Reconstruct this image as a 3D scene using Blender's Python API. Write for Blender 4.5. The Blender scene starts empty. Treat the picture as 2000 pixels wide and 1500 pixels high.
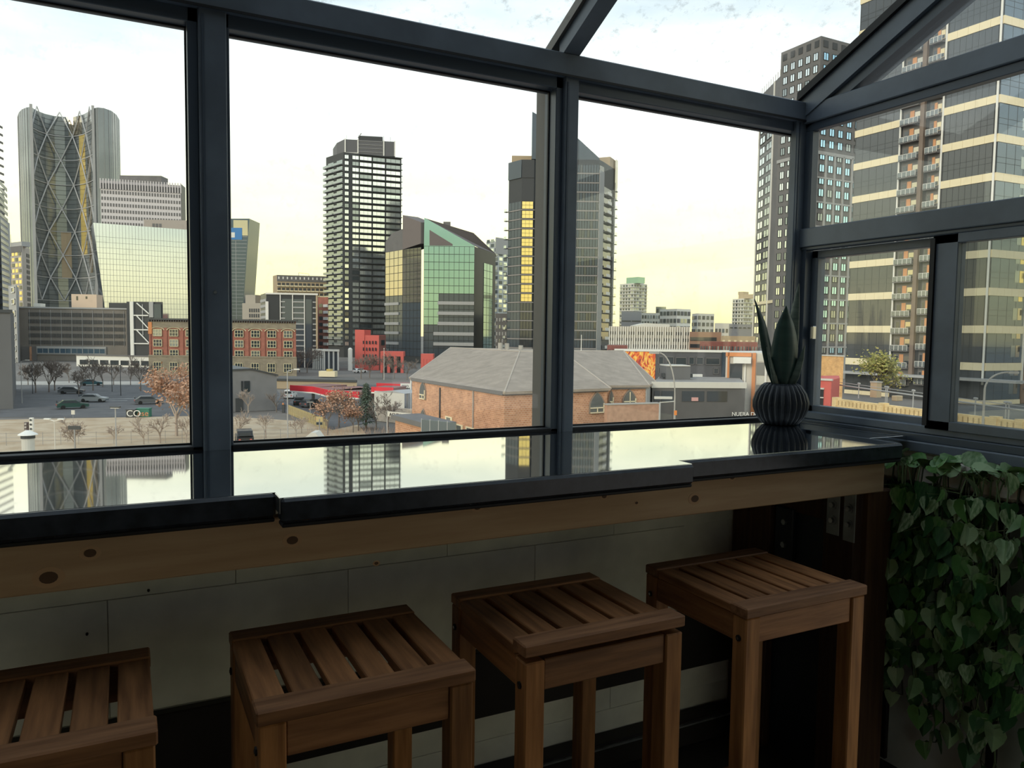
import bpy, bmesh, math, random
from mathutils import Vector, Matrix
random.seed(7)
C = bpy.context.scene.collection
S = bpy.context.scene
EYE = 1.48
F_PX = 1492.45
GND = EYE - 13.0
# ------------------------------------------------------------------ camera
YAW, PITCH, ROLL = 0.4699, 0.06551, -0.01307
def cam_axes():
    cy, sy, cp, sp = math.cos(YAW), math.sin(YAW), math.cos(PITCH), math.sin(PITCH)
    f = Vector((sy*cp, cy*cp, -sp)); r = Vector((cy, -sy, 0)); d = f.cross(r)
    c, s = math.cos(ROLL), math.sin(ROLL)
    return r*c + d*s, d*c - r*s, f
RT, DN, FW = cam_axes()
cam = bpy.data.objects.new('camera', bpy.data.cameras.new('camera'))
C.objects.link(cam)
cam.matrix_world = Matrix(((RT.x, -DN.x, -FW.x, 0), (RT.y, -DN.y, -FW.y, 0), (RT.z, -DN.z, -FW.z, EYE), (0, 0, 0, 1)))
cam.data.sensor_width = 36; cam.data.lens = 36*F_PX/2000
cam.data.clip_start = 0.02; cam.data.clip_end = 5000
S.camera = cam
# ------------------------------------------------------------------ sky, sun, exposure
S.view_settings.view_transform = 'Standard'
try: S.view_settings.look = 'None'
except Exception: pass
S.view_settings.gamma = 1.0; S.view_settings.use_curve_mapping = False
S.view_settings.exposure = 0.0
SKY = 2.8
W_ = bpy.data.worlds.new('sky'); S.world = W_; W_.use_nodes = True
nt = W_.node_tree; nt.nodes.clear()
def wn(t, **k):
    n = nt.nodes.new(t)
    for a, b in k.items(): setattr(n, a, b)
    return n
tc = wn('ShaderNodeTexCoord'); sep = wn('ShaderNodeSeparateXYZ'); nt.links.new(tc.outputs['Generated'], sep.inputs[0])
ramp = wn('ShaderNodeValToRGB'); cr = ramp.color_ramp
stops = [(0.0, (.20, .19, .18)), (.492, (.24, .22, .20)), (.4995, (.60, .49, .24)), (.522, (.66, .58, .29)), (.545, (.66, .61, .34)), (.57, (.64, .62, .42)), (.63, (.57, .59, .56)), (.71, (.39, .435, .455)), (1, (.34, .39, .43))]
mm = wn('ShaderNodeMath', operation='MULTIPLY_ADD'); mm.inputs[1].default_value = .5; mm.inputs[2].default_value = .5
nt.links.new(sep.outputs['Z'], mm.inputs[0]); nt.links.new(mm.outputs[0], ramp.inputs[0])
while len(cr.elements) < len(stops): cr.elements.new(.5)
for e, (p, c) in zip(cr.elements, stops): e.position = p; e.color = (*c, 1)
mp = wn('ShaderNodeMapping'); mp.inputs['Scale'].default_value = (2.2, 2.2, 9)
nt.links.new(tc.outputs['Generated'], mp.inputs[0])
nz = wn('ShaderNodeTexNoise'); nz.inputs['Scale'].default_value = 1.6; nz.inputs['Detail'].default_value = 6
nt.links.new(mp.outputs[0], nz.inputs['Vector'])
r2 = wn('ShaderNodeValToRGB'); r2.color_ramp.elements[0].position = .38; r2.color_ramp.elements[1].position = .62
r2.color_ramp.elements[0].color = (.72, .78, .82, 1); r2.color_ramp.elements[1].color = (1, 1, 1, 1)
nt.links.new(nz.outputs[0], r2.inputs[0])
mx = wn('ShaderNodeMix', data_type='RGBA', blend_type='MULTIPLY'); mx.inputs[0].default_value = 1
nt.links.new(ramp.outputs[0], mx.inputs[6]); nt.links.new(r2.outputs[0], mx.inputs[7])
bg = wn('ShaderNodeBackground'); bg.inputs[1].default_value = SKY
wo = wn('ShaderNodeOutputWorld'); nt.links.new(mx.outputs[2], bg.inputs[0]); nt.links.new(bg.outputs[0], wo.inputs[0])
sun = bpy.data.objects.new('sun', bpy.data.lights.new('sun', 'SUN')); C.objects.link(sun)
sun.data.energy = 1.5; sun.data.angle = math.radians(20); sun.data.color = (1, .86, .64)
sun.rotation_euler = Vector((.86, .42, -.36)).to_track_quat('-Z', 'Y').to_euler()

# ------------------------------------------------------------------ helpers
def ray(px, py): return FW + RT*((px-1000)/F_PX) + DN*((py-750)/F_PX)
def W(px, py, d): v = ray(px, py)*d; v.z += EYE; return v
def onZ(px, py, z): r = ray(px, py); v = r*((z-EYE)/r.z); v.z += EYE; return v
def onG(px, py): return onZ(px, py, GND)
def XY(v): return Vector((v[0], v[1], 0))

MATS = {}
def mat(name, col, rough=.6, metal=0., spec=.5, noise=0., nscale=3., ior=1.45, stretch=(1, 1, 1), col2=None, emit=0, bump=0., coat=0):
    if name in MATS: return MATS[name]
    m = bpy.data.materials.new(name); m.use_nodes = True; n = m.node_tree; b = n.nodes['Principled BSDF']
    b.inputs['Roughness'].default_value = rough; b.inputs['Metallic'].default_value = metal
    b.inputs['IOR'].default_value = ior; b.inputs['Specular IOR Level'].default_value = spec
    b.inputs['Base Color'].default_value = (*col, 1)
    if coat: b.inputs['Coat Weight'].default_value = coat; b.inputs['Coat Roughness'].default_value = .05
    if noise or col2 or bump:
        t = n.nodes.new('ShaderNodeTexCoord'); mp = n.nodes.new('ShaderNodeMapping'); mp.inputs['Scale'].default_value = stretch
        x = n.nodes.new('ShaderNodeTexNoise'); x.inputs['Scale'].default_value = nscale; x.inputs['Detail'].default_value = 5
        n.links.new(t.outputs['Object'], mp.inputs[0]); n.links.new(mp.outputs[0], x.inputs['Vector'])
        r = n.nodes.new('ShaderNodeValToRGB'); r.color_ramp.elements[0].position = .33; r.color_ramp.elements[1].position = .67
        c2 = col2 or tuple(c*(1+noise) for c in col); c1 = col if col2 else tuple(c*(1-noise) for c in col)
        r.color_ramp.elements[0].color = (*c1, 1); r.color_ramp.elements[1].color = (*c2, 1)
        n.links.new(x.outputs[0], r.inputs[0]); n.links.new(r.outputs[0], b.inputs['Base Color'])
        if bump:
            bp = n.nodes.new('ShaderNodeBump'); bp.inputs['Strength'].default_value = bump; bp.inputs['Distance'].default_value = .01
            n.links.new(x.outputs[0], bp.inputs['Height']); n.links.new(bp.outputs[0], b.inputs['Normal'])
    MATS[name] = m; return m
def sr(r, g, b):
    f = lambda c: (c/255/12.92 if c < 10 else ((c/255+.055)/1.055)**2.4)
    return (f(r), f(g), f(b))
def wood(name, c1, c2, axis, rough=.45, scale=9., knots=False):
    if name in MATS: return MATS[name]
    st = [7., 7., 7.]; st['XYZ'.index(axis)] = .55
    m = mat(name, c1, rough, 0, .4, 0, scale, 1.45, tuple(st), c2, 0, .12)
    n = m.node_tree; b = n.nodes['Principled BSDF']
    src = b.inputs['Base Color'].links[0].from_socket
    t = n.nodes.new('ShaderNodeTexCoord'); oi = n.nodes.new('ShaderNodeObjectInfo')
    hs = n.nodes.new('ShaderNodeHueSaturation'); ma = n.nodes.new('ShaderNodeMapRange')
    ma.inputs['To Min'].default_value = .68; ma.inputs['To Max'].default_value = 1.25
    n.links.new(oi.outputs['Random'], ma.inputs[0]); n.links.new(ma.outputs[0], hs.inputs['Value']); n.links.new(src, hs.inputs['Color'])
    out = hs.outputs[0]
    if knots:
        mp = n.nodes.new('ShaderNodeMapping'); mp.inputs['Scale'].default_value = (1, .2, 1.5)
        v = n.nodes.new('ShaderNodeTexVoronoi'); v.inputs['Scale'].default_value = 3.6
        r = n.nodes.new('ShaderNodeValToRGB'); r.color_ramp.elements[0].position = .035; r.color_ramp.elements[1].position = .10
        r.color_ramp.elements[0].color = (.22, .17, .13, 1); r.color_ramp.elements[1].color = (1, 1, 1, 1)
        q = n.nodes.new('ShaderNodeMix'); q.data_type = 'RGBA'; q.blend_type = 'MULTIPLY'; q.inputs[0].default_value = 1
        n.links.new(t.outputs['Object'], mp.inputs[0]); n.links.new(mp.outputs[0], v.inputs['Vector']); n.links.new(v.outputs['Distance'], r.inputs[0])
        n.links.new(out, q.inputs[6]); n.links.new(r.outputs[0], q.inputs[7]); out = q.outputs[2]
    n.links.new(out, b.inputs['Base Color'])
    return m
def brickmat(name, c1, c2, mortar, scale, rough=.9, bw=.5, rh=.25):
    if name in MATS: return MATS[name]
    m = bpy.data.materials.new(name); m.use_nodes = True; n = m.node_tree; b = n.nodes['Principled BSDF']
    b.inputs['Roughness'].default_value = rough
    t = n.nodes.new('ShaderNodeTexCoord'); sp = n.nodes.new('ShaderNodeSeparateXYZ'); cb = n.nodes.new('ShaderNodeCombineXYZ')
    ad = n.nodes.new('ShaderNodeMath'); n.links.new(t.outputs['Object'], sp.inputs[0])
    n.links.new(sp.outputs[0], ad.inputs[0]); n.links.new(sp.outputs[1], ad.inputs[1])
    n.links.new(ad.outputs[0], cb.inputs[0]); n.links.new(sp.outputs[2], cb.inputs[1])
    br = n.nodes.new('ShaderNodeTexBrick'); br.inputs['Scale'].default_value = scale
    br.inputs['Color1'].default_value = (*c1, 1); br.inputs['Color2'].default_value = (*c2, 1); br.inputs['Mortar'].default_value = (*mortar, 1)
    br.inputs['Brick Width'].default_value = bw; br.inputs['Row Height'].default_value = rh; br.inputs['Mortar Size'].default_value = .02
    nz = n.nodes.new('ShaderNodeTexNoise'); nz.inputs['Scale'].default_value = .8; nz.inputs['Detail'].default_value = 6
    n.links.new(t.outputs['Object'], nz.inputs['Vector'])
    mr = n.nodes.new('ShaderNodeMapRange'); mr.inputs['To Min'].default_value = .65; mr.inputs['To Max'].default_value = 1.35
    q = n.nodes.new('ShaderNodeMix'); q.data_type = 'RGBA'; q.blend_type = 'MULTIPLY'; q.inputs[0].default_value = 1
    n.links.new(nz.outputs[0], mr.inputs[0]); n.links.new(cb.outputs[0], br.inputs['Vector'])
    n.links.new(br.outputs[0], q.inputs[6]); n.links.new(mr.outputs[0], q.inputs[7]); n.links.new(q.outputs[2], b.inputs['Base Color'])
    MATS[name] = m; return m
def panemat(name, tint=(1, 1, 1), dirt=.03, spots=0., ior=1.45):
    m = bpy.data.materials.new(name); m.use_nodes = True; n = m.node_tree; n.nodes.clear()
    o = n.nodes.new('ShaderNodeOutputMaterial'); tr = n.nodes.new('ShaderNodeBsdfTransparent'); tr.inputs[0].default_value = (*tint, 1)
    gl = n.nodes.new('ShaderNodeBsdfGlossy'); gl.inputs['Roughness'].default_value = .01; gl.inputs[0].default_value = (.9, .95, 1, 1)
    lw = n.nodes.new('ShaderNodeLayerWeight'); lw.inputs[0].default_value = .5; pw = n.nodes.new('ShaderNodeMath'); pw.operation = 'POWER'; pw.inputs[1].default_value = 5
    fr = n.nodes.new('ShaderNodeMath'); fr.operation = 'MULTIPLY_ADD'; fr.inputs[1].default_value = .9; fr.inputs[2].default_value = .03*(ior/1.45)**3
    n.links.new(lw.outputs['Facing'], pw.inputs[0]); n.links.new(pw.outputs[0], fr.inputs[0])
    m1 = n.nodes.new('ShaderNodeMixShader'); m2 = n.nodes.new('ShaderNodeMixShader')
    n.links.new(fr.outputs[0], m1.inputs[0]); n.links.new(tr.outputs[0], m1.inputs[1]); n.links.new(gl.outputs[0], m1.inputs[2])
    df = n.nodes.new('ShaderNodeBsdfDiffuse'); df.inputs[0].default_value = (.5, .48, .44, 1)
    t = n.nodes.new('ShaderNodeTexCoord'); nz = n.nodes.new('ShaderNodeTexNoise'); nz.inputs['Scale'].default_value = 26; nz.inputs['Detail'].default_value = 6; nz.inputs['Roughness'].default_value = .7
    n.links.new(t.outputs['Object'], nz.inputs['Vector'])
    r = n.nodes.new('ShaderNodeMapRange'); r.inputs['From Min'].default_value = .56; r.inputs['From Max'].default_value = .85
    r.inputs['To Min'].default_value = dirt; r.inputs['To Max'].default_value = dirt+spots
    n.links.new(nz.outputs[0], r.inputs[0]); n.links.new(r.outputs[0], m2.inputs[0])
    n.links.new(m1.outputs[0], m2.inputs[1]); n.links.new(df.outputs[0], m2.inputs[2]); n.links.new(m2.outputs[0], o.inputs[0])
    return m

class MB:
    def __init__(s): s.v = []; s.f = []; s.m = []; s.mats = []
    def mi(s, m):
        if m not in s.mats: s.mats.append(m)
        return s.mats.index(m)
    def add(s, vs, fs, m):
        k = len(s.v); i = s.mi(m); s.v += [tuple(a) for a in vs]
        for f in fs: s.f.append([a+k for a in f]); s.m.append(i)
    def box(s, x0, x1, y0, y1, z0, z1, m, bev=0):
        s.obox(Vector((x0, y0, z0)), Vector((x1-x0, 0, 0)), Vector((0, y1-y0, 0)), Vector((0, 0, z1-z0)), m)
    def obox(s, o, a, b, c, m):
        o = Vector(o); vs = [o, o+a, o+a+b, o+b, o+c, o+a+c, o+a+b+c, o+b+c]
        s.add(vs, [(0, 3, 2, 1), (4, 5, 6, 7), (0, 1, 5, 4), (1, 2, 6, 5), (2, 3, 7, 6), (3, 0, 4, 7)], m)
    def bbox(s, x0, x1, y0, y1, z0, z1, m, e=.003):       # box with chamfered edges
        bm = bmesh.new(); bmesh.ops.create_cube(bm, size=1)
        for v in bm.verts: v.co = Vector((x0+(v.co.x+.5)*(x1-x0), y0+(v.co.y+.5)*(y1-y0), z0+(v.co.z+.5)*(z1-z0)))
        bmesh.ops.bevel(bm, geom=bm.edges[:], offset=e, segments=1, affect='EDGES')
        bm.verts.index_update()
        s.add([v.co.copy() for v in bm.verts], [[v.index for v in f.verts] for f in bm.faces], m); bm.free()
    def prism(s, pts, z0, z1, m, cap=None):
        n = len(pts); vs = [(p[0], p[1], z0) for p in pts]+[(p[0], p[1], z1) for p in pts]
        s.add(vs, [(i, (i+1) % n, (i+1) % n+n, i+n) for i in range(n)], m)
        s.add(vs, [tuple(range(n, 2*n)), tuple(reversed(range(n)))], cap or m)
    def extr(s, pts, vec, m):                        # polygon of 3-D points pushed along vec
        n = len(pts); vs = [Vector(p) for p in pts]; vs += [p+Vector(vec) for p in vs[:n]]
        s.add(vs, [(i, (i+1) % n, (i+1) % n+n, i+n) for i in range(n)]+[tuple(range(n, 2*n)), tuple(reversed(range(n)))], m)
    def tube(s, a, b, r0, r1, m, n=6):
        a = Vector(a); b = Vector(b); d = (b-a).normalized()
        x = d.orthogonal().normalized(); y = d.cross(x); vs = []
        for p, r in ((a, r0), (b, r1)):
            for k in range(n):
                t = 2*math.pi*k/n; vs.append(p+(x*math.cos(t)+y*math.sin(t))*r)
        s.add(vs, [(k, (k+1) % n, (k+1) % n+n, k+n) for k in range(n)]+[tuple(range(n, 2*n)), tuple(reversed(range(n)))], m)
    def lathe(s, prof, m, n=24, c=(0, 0, 0), rib=0, ribn=0):
        vs = []; L = len(prof)
        for (r, z) in prof:
            for k in range(n):
                t = 2*math.pi*k/n; q = r*(1+rib*(abs(math.sin(ribn*t/2))-.6)) if rib and r > .03 else r
                vs.append((c[0]+q*math.cos(t), c[1]+q*math.sin(t), c[2]+z))
        fs = [(j*n+k, j*n+(k+1) % n, (j+1)*n+(k+1) % n, (j+1)*n+k) for j in range(L-1) for k in range(n)]
        fs += [tuple(reversed(range(n))), tuple(range((L-1)*n, L*n))]
        s.add(vs, fs, m)
    def mesh(s, name, smooth=False):
        me = bpy.data.meshes.new(name); me.from_pydata(s.v, [], s.f)
        for m in s.mats: me.materials.append(m)
        me.polygons.foreach_set('material_index', s.m)
        if smooth: me.polygons.foreach_set('use_smooth', [True]*len(s.f))
        bm = bmesh.new(); bm.from_mesh(me); bmesh.ops.recalc_face_normals(bm, faces=bm.faces); bm.to_mesh(me); bm.free()
        me.update(); return me
def wloc(o):
    v = Vector((0, 0, 0))
    while o: v += o.location; o = o.parent
    return v
def link(name, me, parent=None, loc=(0, 0, 0), rz=0, kind=None, label=None):
    o = bpy.data.objects.new(name, me); C.objects.link(o)
    if parent: o.parent = parent; o.location = Vector(loc)-wloc(parent)
    else: o.location = loc
    o.rotation_euler = (0, 0, rz)
    if kind: o['kind'] = kind
    if label: o['label'] = label
    return o
def part(name, mb, parent, kind=None, label=None, smooth=False): return link(name, mb.mesh(name, smooth), parent, kind=kind, label=label)
def thing(name, label, cat, loc=(0, 0, 0), group=None):
    o = bpy.data.objects.new(name, None); C.objects.link(o); o.location = loc; o.empty_display_size = .2
    o['label'] = label; o['category'] = cat
    if group: o['group'] = group
    return o
def struct(name, mb, parent=None, label=None, cat=None):
    o = link(name, mb.mesh(name), parent)
    if not parent:
        o['kind'] = 'structure'
        if label: o['label'] = label; o['category'] = cat or name.split('_')[0]
    return o
def sgroup(name, label, cat, loc=(0, 0, 0)):
    o = thing(name, label, cat, loc); o['kind'] = 'structure'; return o
def single(name, mb, label, cat, group=None, kind=None, smooth=False, loc=(0, 0, 0)):
    o = link(name, mb.mesh(name, smooth), None, loc); o['label'] = label; o['category'] = cat
    if group: o['group'] = group
    if kind: o['kind'] = kind
    return o
def copy_tree(o, parent=None):
    c = o.copy(); C.objects.link(c); c.parent = parent
    for ch in list(o.children): copy_tree(ch, c)
    return c

class Face:                                           # a facade: u runs left to right seen from outside, n points outside
    def __init__(s, A, B, z0, z1):
        s.A = XY(A); s.B = XY(B); s.z0 = z0; s.z1 = z1; s.L = (s.B-s.A).length; s.u = (s.B-s.A)/s.L
        s.n = Vector((s.u.y, -s.u.x, 0)); s.rz = math.atan2(s.u.y, s.u.x); s.H = z1-z0
    def p(s, a, z, d=0): v = s.A+s.u*a+s.n*d; v.z = z; return v
    def box(s, mb, a0, a1, z0, z1, d0, d1, m): mb.obox(s.p(a0, z0, d0), s.u*(a1-a0), s.n*(d1-d0), Vector((0, 0, z1-z0)), m)
    def inst(s, name, me, parent, a, z, d=0.): return link(name, me, parent, s.p(a, z, d), s.rz)
    def ua(s, px, py):                                # distance along the face where a sight line meets it
        r = ray(px, py); den = r.x*s.n.x+r.y*s.n.y; t = (s.A.x*s.n.x+s.A.y*s.n.y)/den
        h = Vector((r.x*t, r.y*t, 0)); return (h-s.A).dot(s.u)
    def zz(s, px, py):
        r = ray(px, py); den = r.x*s.n.x+r.y*s.n.y; t = (s.A.x*s.n.x+s.A.y*s.n.y)/den
        return EYE+r.z*t
def winmesh(name, w, h, frame, pane, nx=1, ny=1, fw=.12, d=.15):
    mb = MB(); mb.box(0, w, -d*.3, 0, 0, h, pane)
    mb.box(0, fw, -d, 0, 0, h, frame); mb.box(w-fw, w, -d, 0, 0, h, frame); mb.box(0, w, -d, 0, 0, fw, frame); mb.box(0, w, -d, 0, h-fw, h, frame)
    for i in range(1, nx): mb.box(w*i/nx-fw*.4, w*i/nx+fw*.4, -d*.9, 0, 0, h, frame)
    for j in range(1, ny): mb.box(0, w, -d*.9, 0, h*j/ny-fw*.4, h*j/ny+fw*.4, frame)
    return mb.mesh(name)
def lines(mb, F, m, cols=(), rows=(), w=.15, d=.12, z0=None, z1=None):
    z0 = F.z0 if z0 is None else z0; z1 = F.z1 if z1 is None else z1
    for a in cols: F.box(mb, a-w/2, a+w/2, z0, z1, 0, d, m)
    for z in rows: F.box(mb, 0, F.L, z-w/2, z+w/2, 0, d, m)
def frange(a, b, n): return [a+(b-a)*i/n for i in range(n+1)]
def tower(name, label, pts, d0, i0, m, depth=20, zb=None, cat='building', roofm=None, wname='walls', ztop=None, group=None):
    zb = GND if zb is None else zb
    zt = W(*pts[i0][:2], d0).z
    xs = [XY(W(p[0], p[1], p[2])) if len(p) == 3 else XY(onZ(p[0], p[1], zt)) for p in pts]
    if ztop is not None: zt = ztop
    mid = sum(xs, Vector((0, 0, 0)))/len(xs); aw = mid.normalized()
    n0 = Vector((xs[1].y-xs[0].y, xs[0].x-xs[1].x, 0)).normalized()
    poly = xs+[xs[-1]+aw*depth, xs[0]+aw*depth]
    root = thing(name, label, cat, (mid.x, mid.y, zb), group)
    mb = MB(); mb.prism(poly, zb, zt, m, roofm); part(wname, mb, root)
    return root, [Face(xs[i], xs[i+1], zb, zt) for i in range(len(xs)-1)], zt, poly
exec_parts = []
# ================================================================== interior
M_frame = mat('frame_metal', (.108, .132, .165), .38, 0, .5, .15, 8)
M_frame_in = mat('frame_stop', (.060, .078, .104), .35, 0, .5)
M_seal = mat('rubber_seal', (.008, .008, .010), .6)
M_jamb = mat('outer_cap', (.16, .145, .13), .55, 0, .4)
M_pane = panemat('window_glass', (.97, .98, .98), .012, .10)
M_pane_roof = panemat('roof_glass', (.97, .98, .98), .02, .42)
M_pane_dull = panemat('double_glass', (.70, .73, .74), .05, .10, 1.6)
M_wall = mat('painted_block', (.72, .71, .65), .85, 0, .3, .07, 12, bump=.08)
M_dark = mat('dark_plank', (.016, .012, .012), .55, 0, .4, .3, 6)
M_granite = mat('black_granite', (.010, .012, .016), .03, 0, .5, .45, 60, ior=11)
M_edge = mat('granite_edge', (.022, .027, .036), .22, 0, .5, .35, 30)
M_apron = wood('apron_wood', (.56, .37, .215), (.70, .49, .30), 'X', .7, 6.)
M_wx = wood('stool_wood_x', (.20, .088, .040), (.40, .19, .088), 'X', .5)
M_wy = wood('stool_wood_y', (.19, .082, .034), (.40, .18, .072), 'Y', .5)
M_wz = wood('stool_wood_z', (.22, .095, .036), (.40, .185, .07), 'Z', .5)
M_stud = wood('dark_stud', (.050, .022, .016), (.085, .042, .026), 'Z', .6)
M_navy = mat('navy_panel', (.012, .018, .030), .5)
M_steel = mat('galvanised_steel', (.30, .32, .34), .35, .8, .5, .2, 20)
M_bolt = mat('bolt_steel', (.45, .45, .46), .25, 1)
M_stone = mat('rough_stone', (.62, .46, .34), .95, 0, .2, 0, 22, col2=(.80, .77, .72), bump=.6)
M_floor = mat('dark_floor', (.05, .045, .042), .6, 0, .4, .3, 4)
M_ceil = mat('pale_ceiling', (.10, .10, .10), .8)
M_back = mat('back_wall_paint', (.34, .32, .30), .8)
CZ = EYE-.32; YF, YG = 2.16, 2.22
def z_(v): return EYE+v
# room shell
b = MB(); b.box(-3.2, 3.0, -3.4, 2.36, -.12, 0, M_floor); struct('floor', b)
b = MB(); b.box(-3.2, -3.05, -3.4, 2.36, 0, 7.0, M_back); struct('wall_left', b)
b = MB()
for (a, c, z0, z1) in ((-3.05, -2.95, 0, 7), (-1.35, 2.5, 0, 7), (-2.95, -1.35, 0, 1.0), (-2.95, -1.35, 2.5, 7)): b.box(a, c, -3.4, -3.25, z0, z1, M_back)
struct('wall_back', b)
b = MB(); b.box(-2.95, -1.35, -3.33, -3.32, 1.0, 2.5, M_pane); struct('window_14', b, None, 'rear window added for fill light behind the viewer', 'window')  # unseen window added to bring fill light into the room
ROOF = lambda y: z_(.885)+(YG-y)*.465
RY = 1.0
b = MB(); b.box(-3.05, 2.5, -3.25, RY, ROOF(RY)-.02, ROOF(RY)+.15, M_ceil); struct('ceiling', b)
# the block wall under the front windows: separate painted blocks with recessed joints
wf = sgroup('wall_front', 'pale grey painted block wall below the long windows', 'wall', (.3, 2.19, 0))
b = MB(); b.box(-3.05, 2.45, 2.172, 2.36, 0, CZ-.05, M_wall); struct('wall_core', b, wf)
bw, bh = .62, .31
bm_ = MB(); bm_.bbox(.0007, bw-.0007, -.012, .003, .0007, bh-.0007, M_wall, .0012); blk = bm_.mesh('block')
for j in range(5):
    for i in range(-5, 4):
        x = i*bw+(.31 if j % 2 else 0)-.05
        if x+bw < 2.28 and .03+j*bh-.17+bh < CZ-.02: link('block', blk, wf, (x, 2.172, .03+j*bh-.17))
b = MB()
for (px, py) in ((290, 1153), (170, 1238)):
    r = ray(px, py); v = r*(2.158/r.y); b.tube((v.x, 2.168, v.z+EYE), (v.x, 2.152, v.z+EYE), .004, .003, M_seal, 8)
struct('screw_head', b, wf)
# dark plank and baseboard on the block wall
b = MB(); b.bbox(-3.0, 2.03, 2.125, 2.159, z_(-1.215), z_(-1.0), M_dark, .004); struct('trim_1', b, None, 'long dark plank fixed low across the pale block wall', 'plank')
b = MB(); b.bbox(-3.0, 2.03, 2.09, 2.159, 0, z_(-1.385), M_dark, .004); b.box(-3.0, 2.03, 2.08, 2.092, z_(-1.40), z_(-1.394), M_steel)
struct('baseboard_front', b)
# front window wall
X1a, X1b, X2a, X2b, XC = .183, .252, 1.275, 1.327, 2.30
posts = [(-2.07, -2.0), (-.95, -.88), (X1a, X1b), (X2a, X2b)]
zb, zt, zh = z_(-.3095), z_(.788), z_(.895)
for k, (a, c) in enumerate(posts):
    b = MB(); b.bbox(a, c, YF, YG+.09, CZ-.06, zt+.05, M_frame, .003); b.box(a+.008, a+.014, YF-.003, YF, CZ, zt+.02, M_frame_in)
    if k == 2:
        r = ray(420, 571); v = r*(YF/r.y); b.tube((v.x, YF, v.z+EYE), (v.x, YF-.004, v.z+EYE), .005, .004, M_steel, 8)
    b.box(a-.012, c+.012, YG+.02, YG+.11, zb-.02, zt+.06, M_jamb)
    struct('trim_%d' % (k+2), b, None, ['dark metal post far along the window wall', 'dark metal post beyond the left pane', 'wide dark metal post between the left and middle panes', 'dark metal post between the middle and right panes'][k], 'window post')
b = MB(); b.bbox(-3.05, 2.42, YF-.01, YG+.09, zt+.035, zh, M_frame, .004); b.box(-3.05, 2.36, YF-.012, YF-.009, zt+.033, zt+.040, M_seal)
struct('trim_6', b, None, 'dark metal header beam running above the long windows', 'beam')
bays = [(-2.0, -.95), (-.88, X1a), (X1b, X2a), (X2b, XC+.085)]
for k, (a, c) in enumerate(bays):
    w = sgroup('window_%d' % (k+1), ['fixed pane far left outside the frame', 'left fixed pane looking onto the car park', 'middle fixed pane looking onto the brick church', 'right fixed pane behind the potted plant'][k], 'window', ((a+c)/2, YG, zb))
    st = .008; lo = zb
    b = MB(); y0 = YF+.015
    b.bbox(a, a+st, y0, YG+.03, CZ, zt+.04, M_frame_in, .002); b.bbox(c-.025, c, y0, YG+.03, CZ, zt+.04, M_frame_in, .002)
    b.bbox(a, c, y0, YG+.03, zt, zt+.04, M_frame_in, .002); b.bbox(a, c, y0, YG+.03, CZ-.03, lo, M_seal, .002)
    struct('frame', b, w)
    b = MB(); e = .004
    b.box(a+st, c-.025, YG-.004, YG+.004, lo, lo+e, M_seal); b.box(a+st, c-.025, YG-.004, YG+.004, zt-e, zt, M_seal)
    b.box(a+st, a+st+e, YG-.004, YG+.004, lo, zt, M_seal); b.box(c-.025-e, c-.025, YG-.004, YG+.004, lo, zt, M_seal)
    struct('seal', b, w)
    b = MB(); b.obox((a+st, YG, lo), Vector((c-a-st-.025, 0, 0)), Vector((0, .004, 0)), Vector((0, 0, zt-lo)), M_pane)
    struct('pane', b, w)
# corner post and right window wall (plane X = XR)
XR, XG = 2.335, 2.375
b = MB(); b.bbox(XC, XR+.05, YF, YF+.03, CZ-.1, zh, M_frame, .003); b.bbox(XC+.075, XR+.08, YF+.03, YG+.04, CZ-.1, zh, M_frame, .003)
b.box(XC+.012, XC+.018, YF-.003, YF, CZ, zt+.03, M_frame_in)
struct('trim_7', b, None, 'dark metal corner post where the two window walls meet', 'window post')
YE = .35
zr = dict(top1=z_(.875), top0=z_(.785), mid1=z_(.418), mid0=z_(.335), lw1=z_(.305), lw0=z_(-.262), sill=z_(-.372))
b = MB(); b.bbox(XR, XR+.05, YE, YF+.02, zr['top0']+.03, zr['top1']+.01, M_frame, .003); b.bbox(XR+.012, XR+.045, YE, YF, zr['top0'], zr['top0']+.03, M_frame_in, .002)
struct('trim_8', b, None, 'dark metal rail above the upper right window', 'rail')
b = MB(); b.bbox(XR, XR+.05, YE, YF+.02, zr['mid0']+.012, zr['mid1'], M_frame, .003); b.bbox(XR+.008, XR+.045, YE, YF, zr['mid0'], zr['mid0']+.012, M_frame_in, .002)
struct('trim_9', b, None, 'dark metal rail between upper pane and sliding windows', 'rail')
b = MB(); b.bbox(XR-.01, XR+.16, YE, YF+.02, zr['sill'], zr['lw0']-.075, M_frame, .004); b.bbox(XR+.0, XR+.16, YE, YF, zr['lw0']-.075, zr['lw0']-.05, M_frame_in, .002)
b.bbox(XR+.015, XR+.16, YE, YF, zr['lw0']-.05, zr['lw0']-.022, M_frame, .003)
struct('trim_10', b, None, 'stepped dark metal sill under the sliding windows', 'sill')
def xpane(w, y0, y1, z0, z1, x=XG, m=None):
    b = MB(); b.box(x, x+.004, y0, y1, z0, z1, m or M_pane); struct('pane', b, w)
w = sgroup('window_5', 'upper right fixed pane above the sliding windows', 'window', (XG, 1.3, zr['mid1']))
b = MB(); b.bbox(XR+.01, XR+.045, YF-.035, YF, zr['mid1'], zr['top0'], M_frame_in, .002); b.bbox(XR+.01, XR+.045, YE, YE+.05, zr['mid1'], zr['top0'], M_frame_in, .002)
struct('frame', b, w); xpane(w, YE+.05, YF-.035, zr['mid1'], zr['top0'])
YD = 1.60
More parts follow.
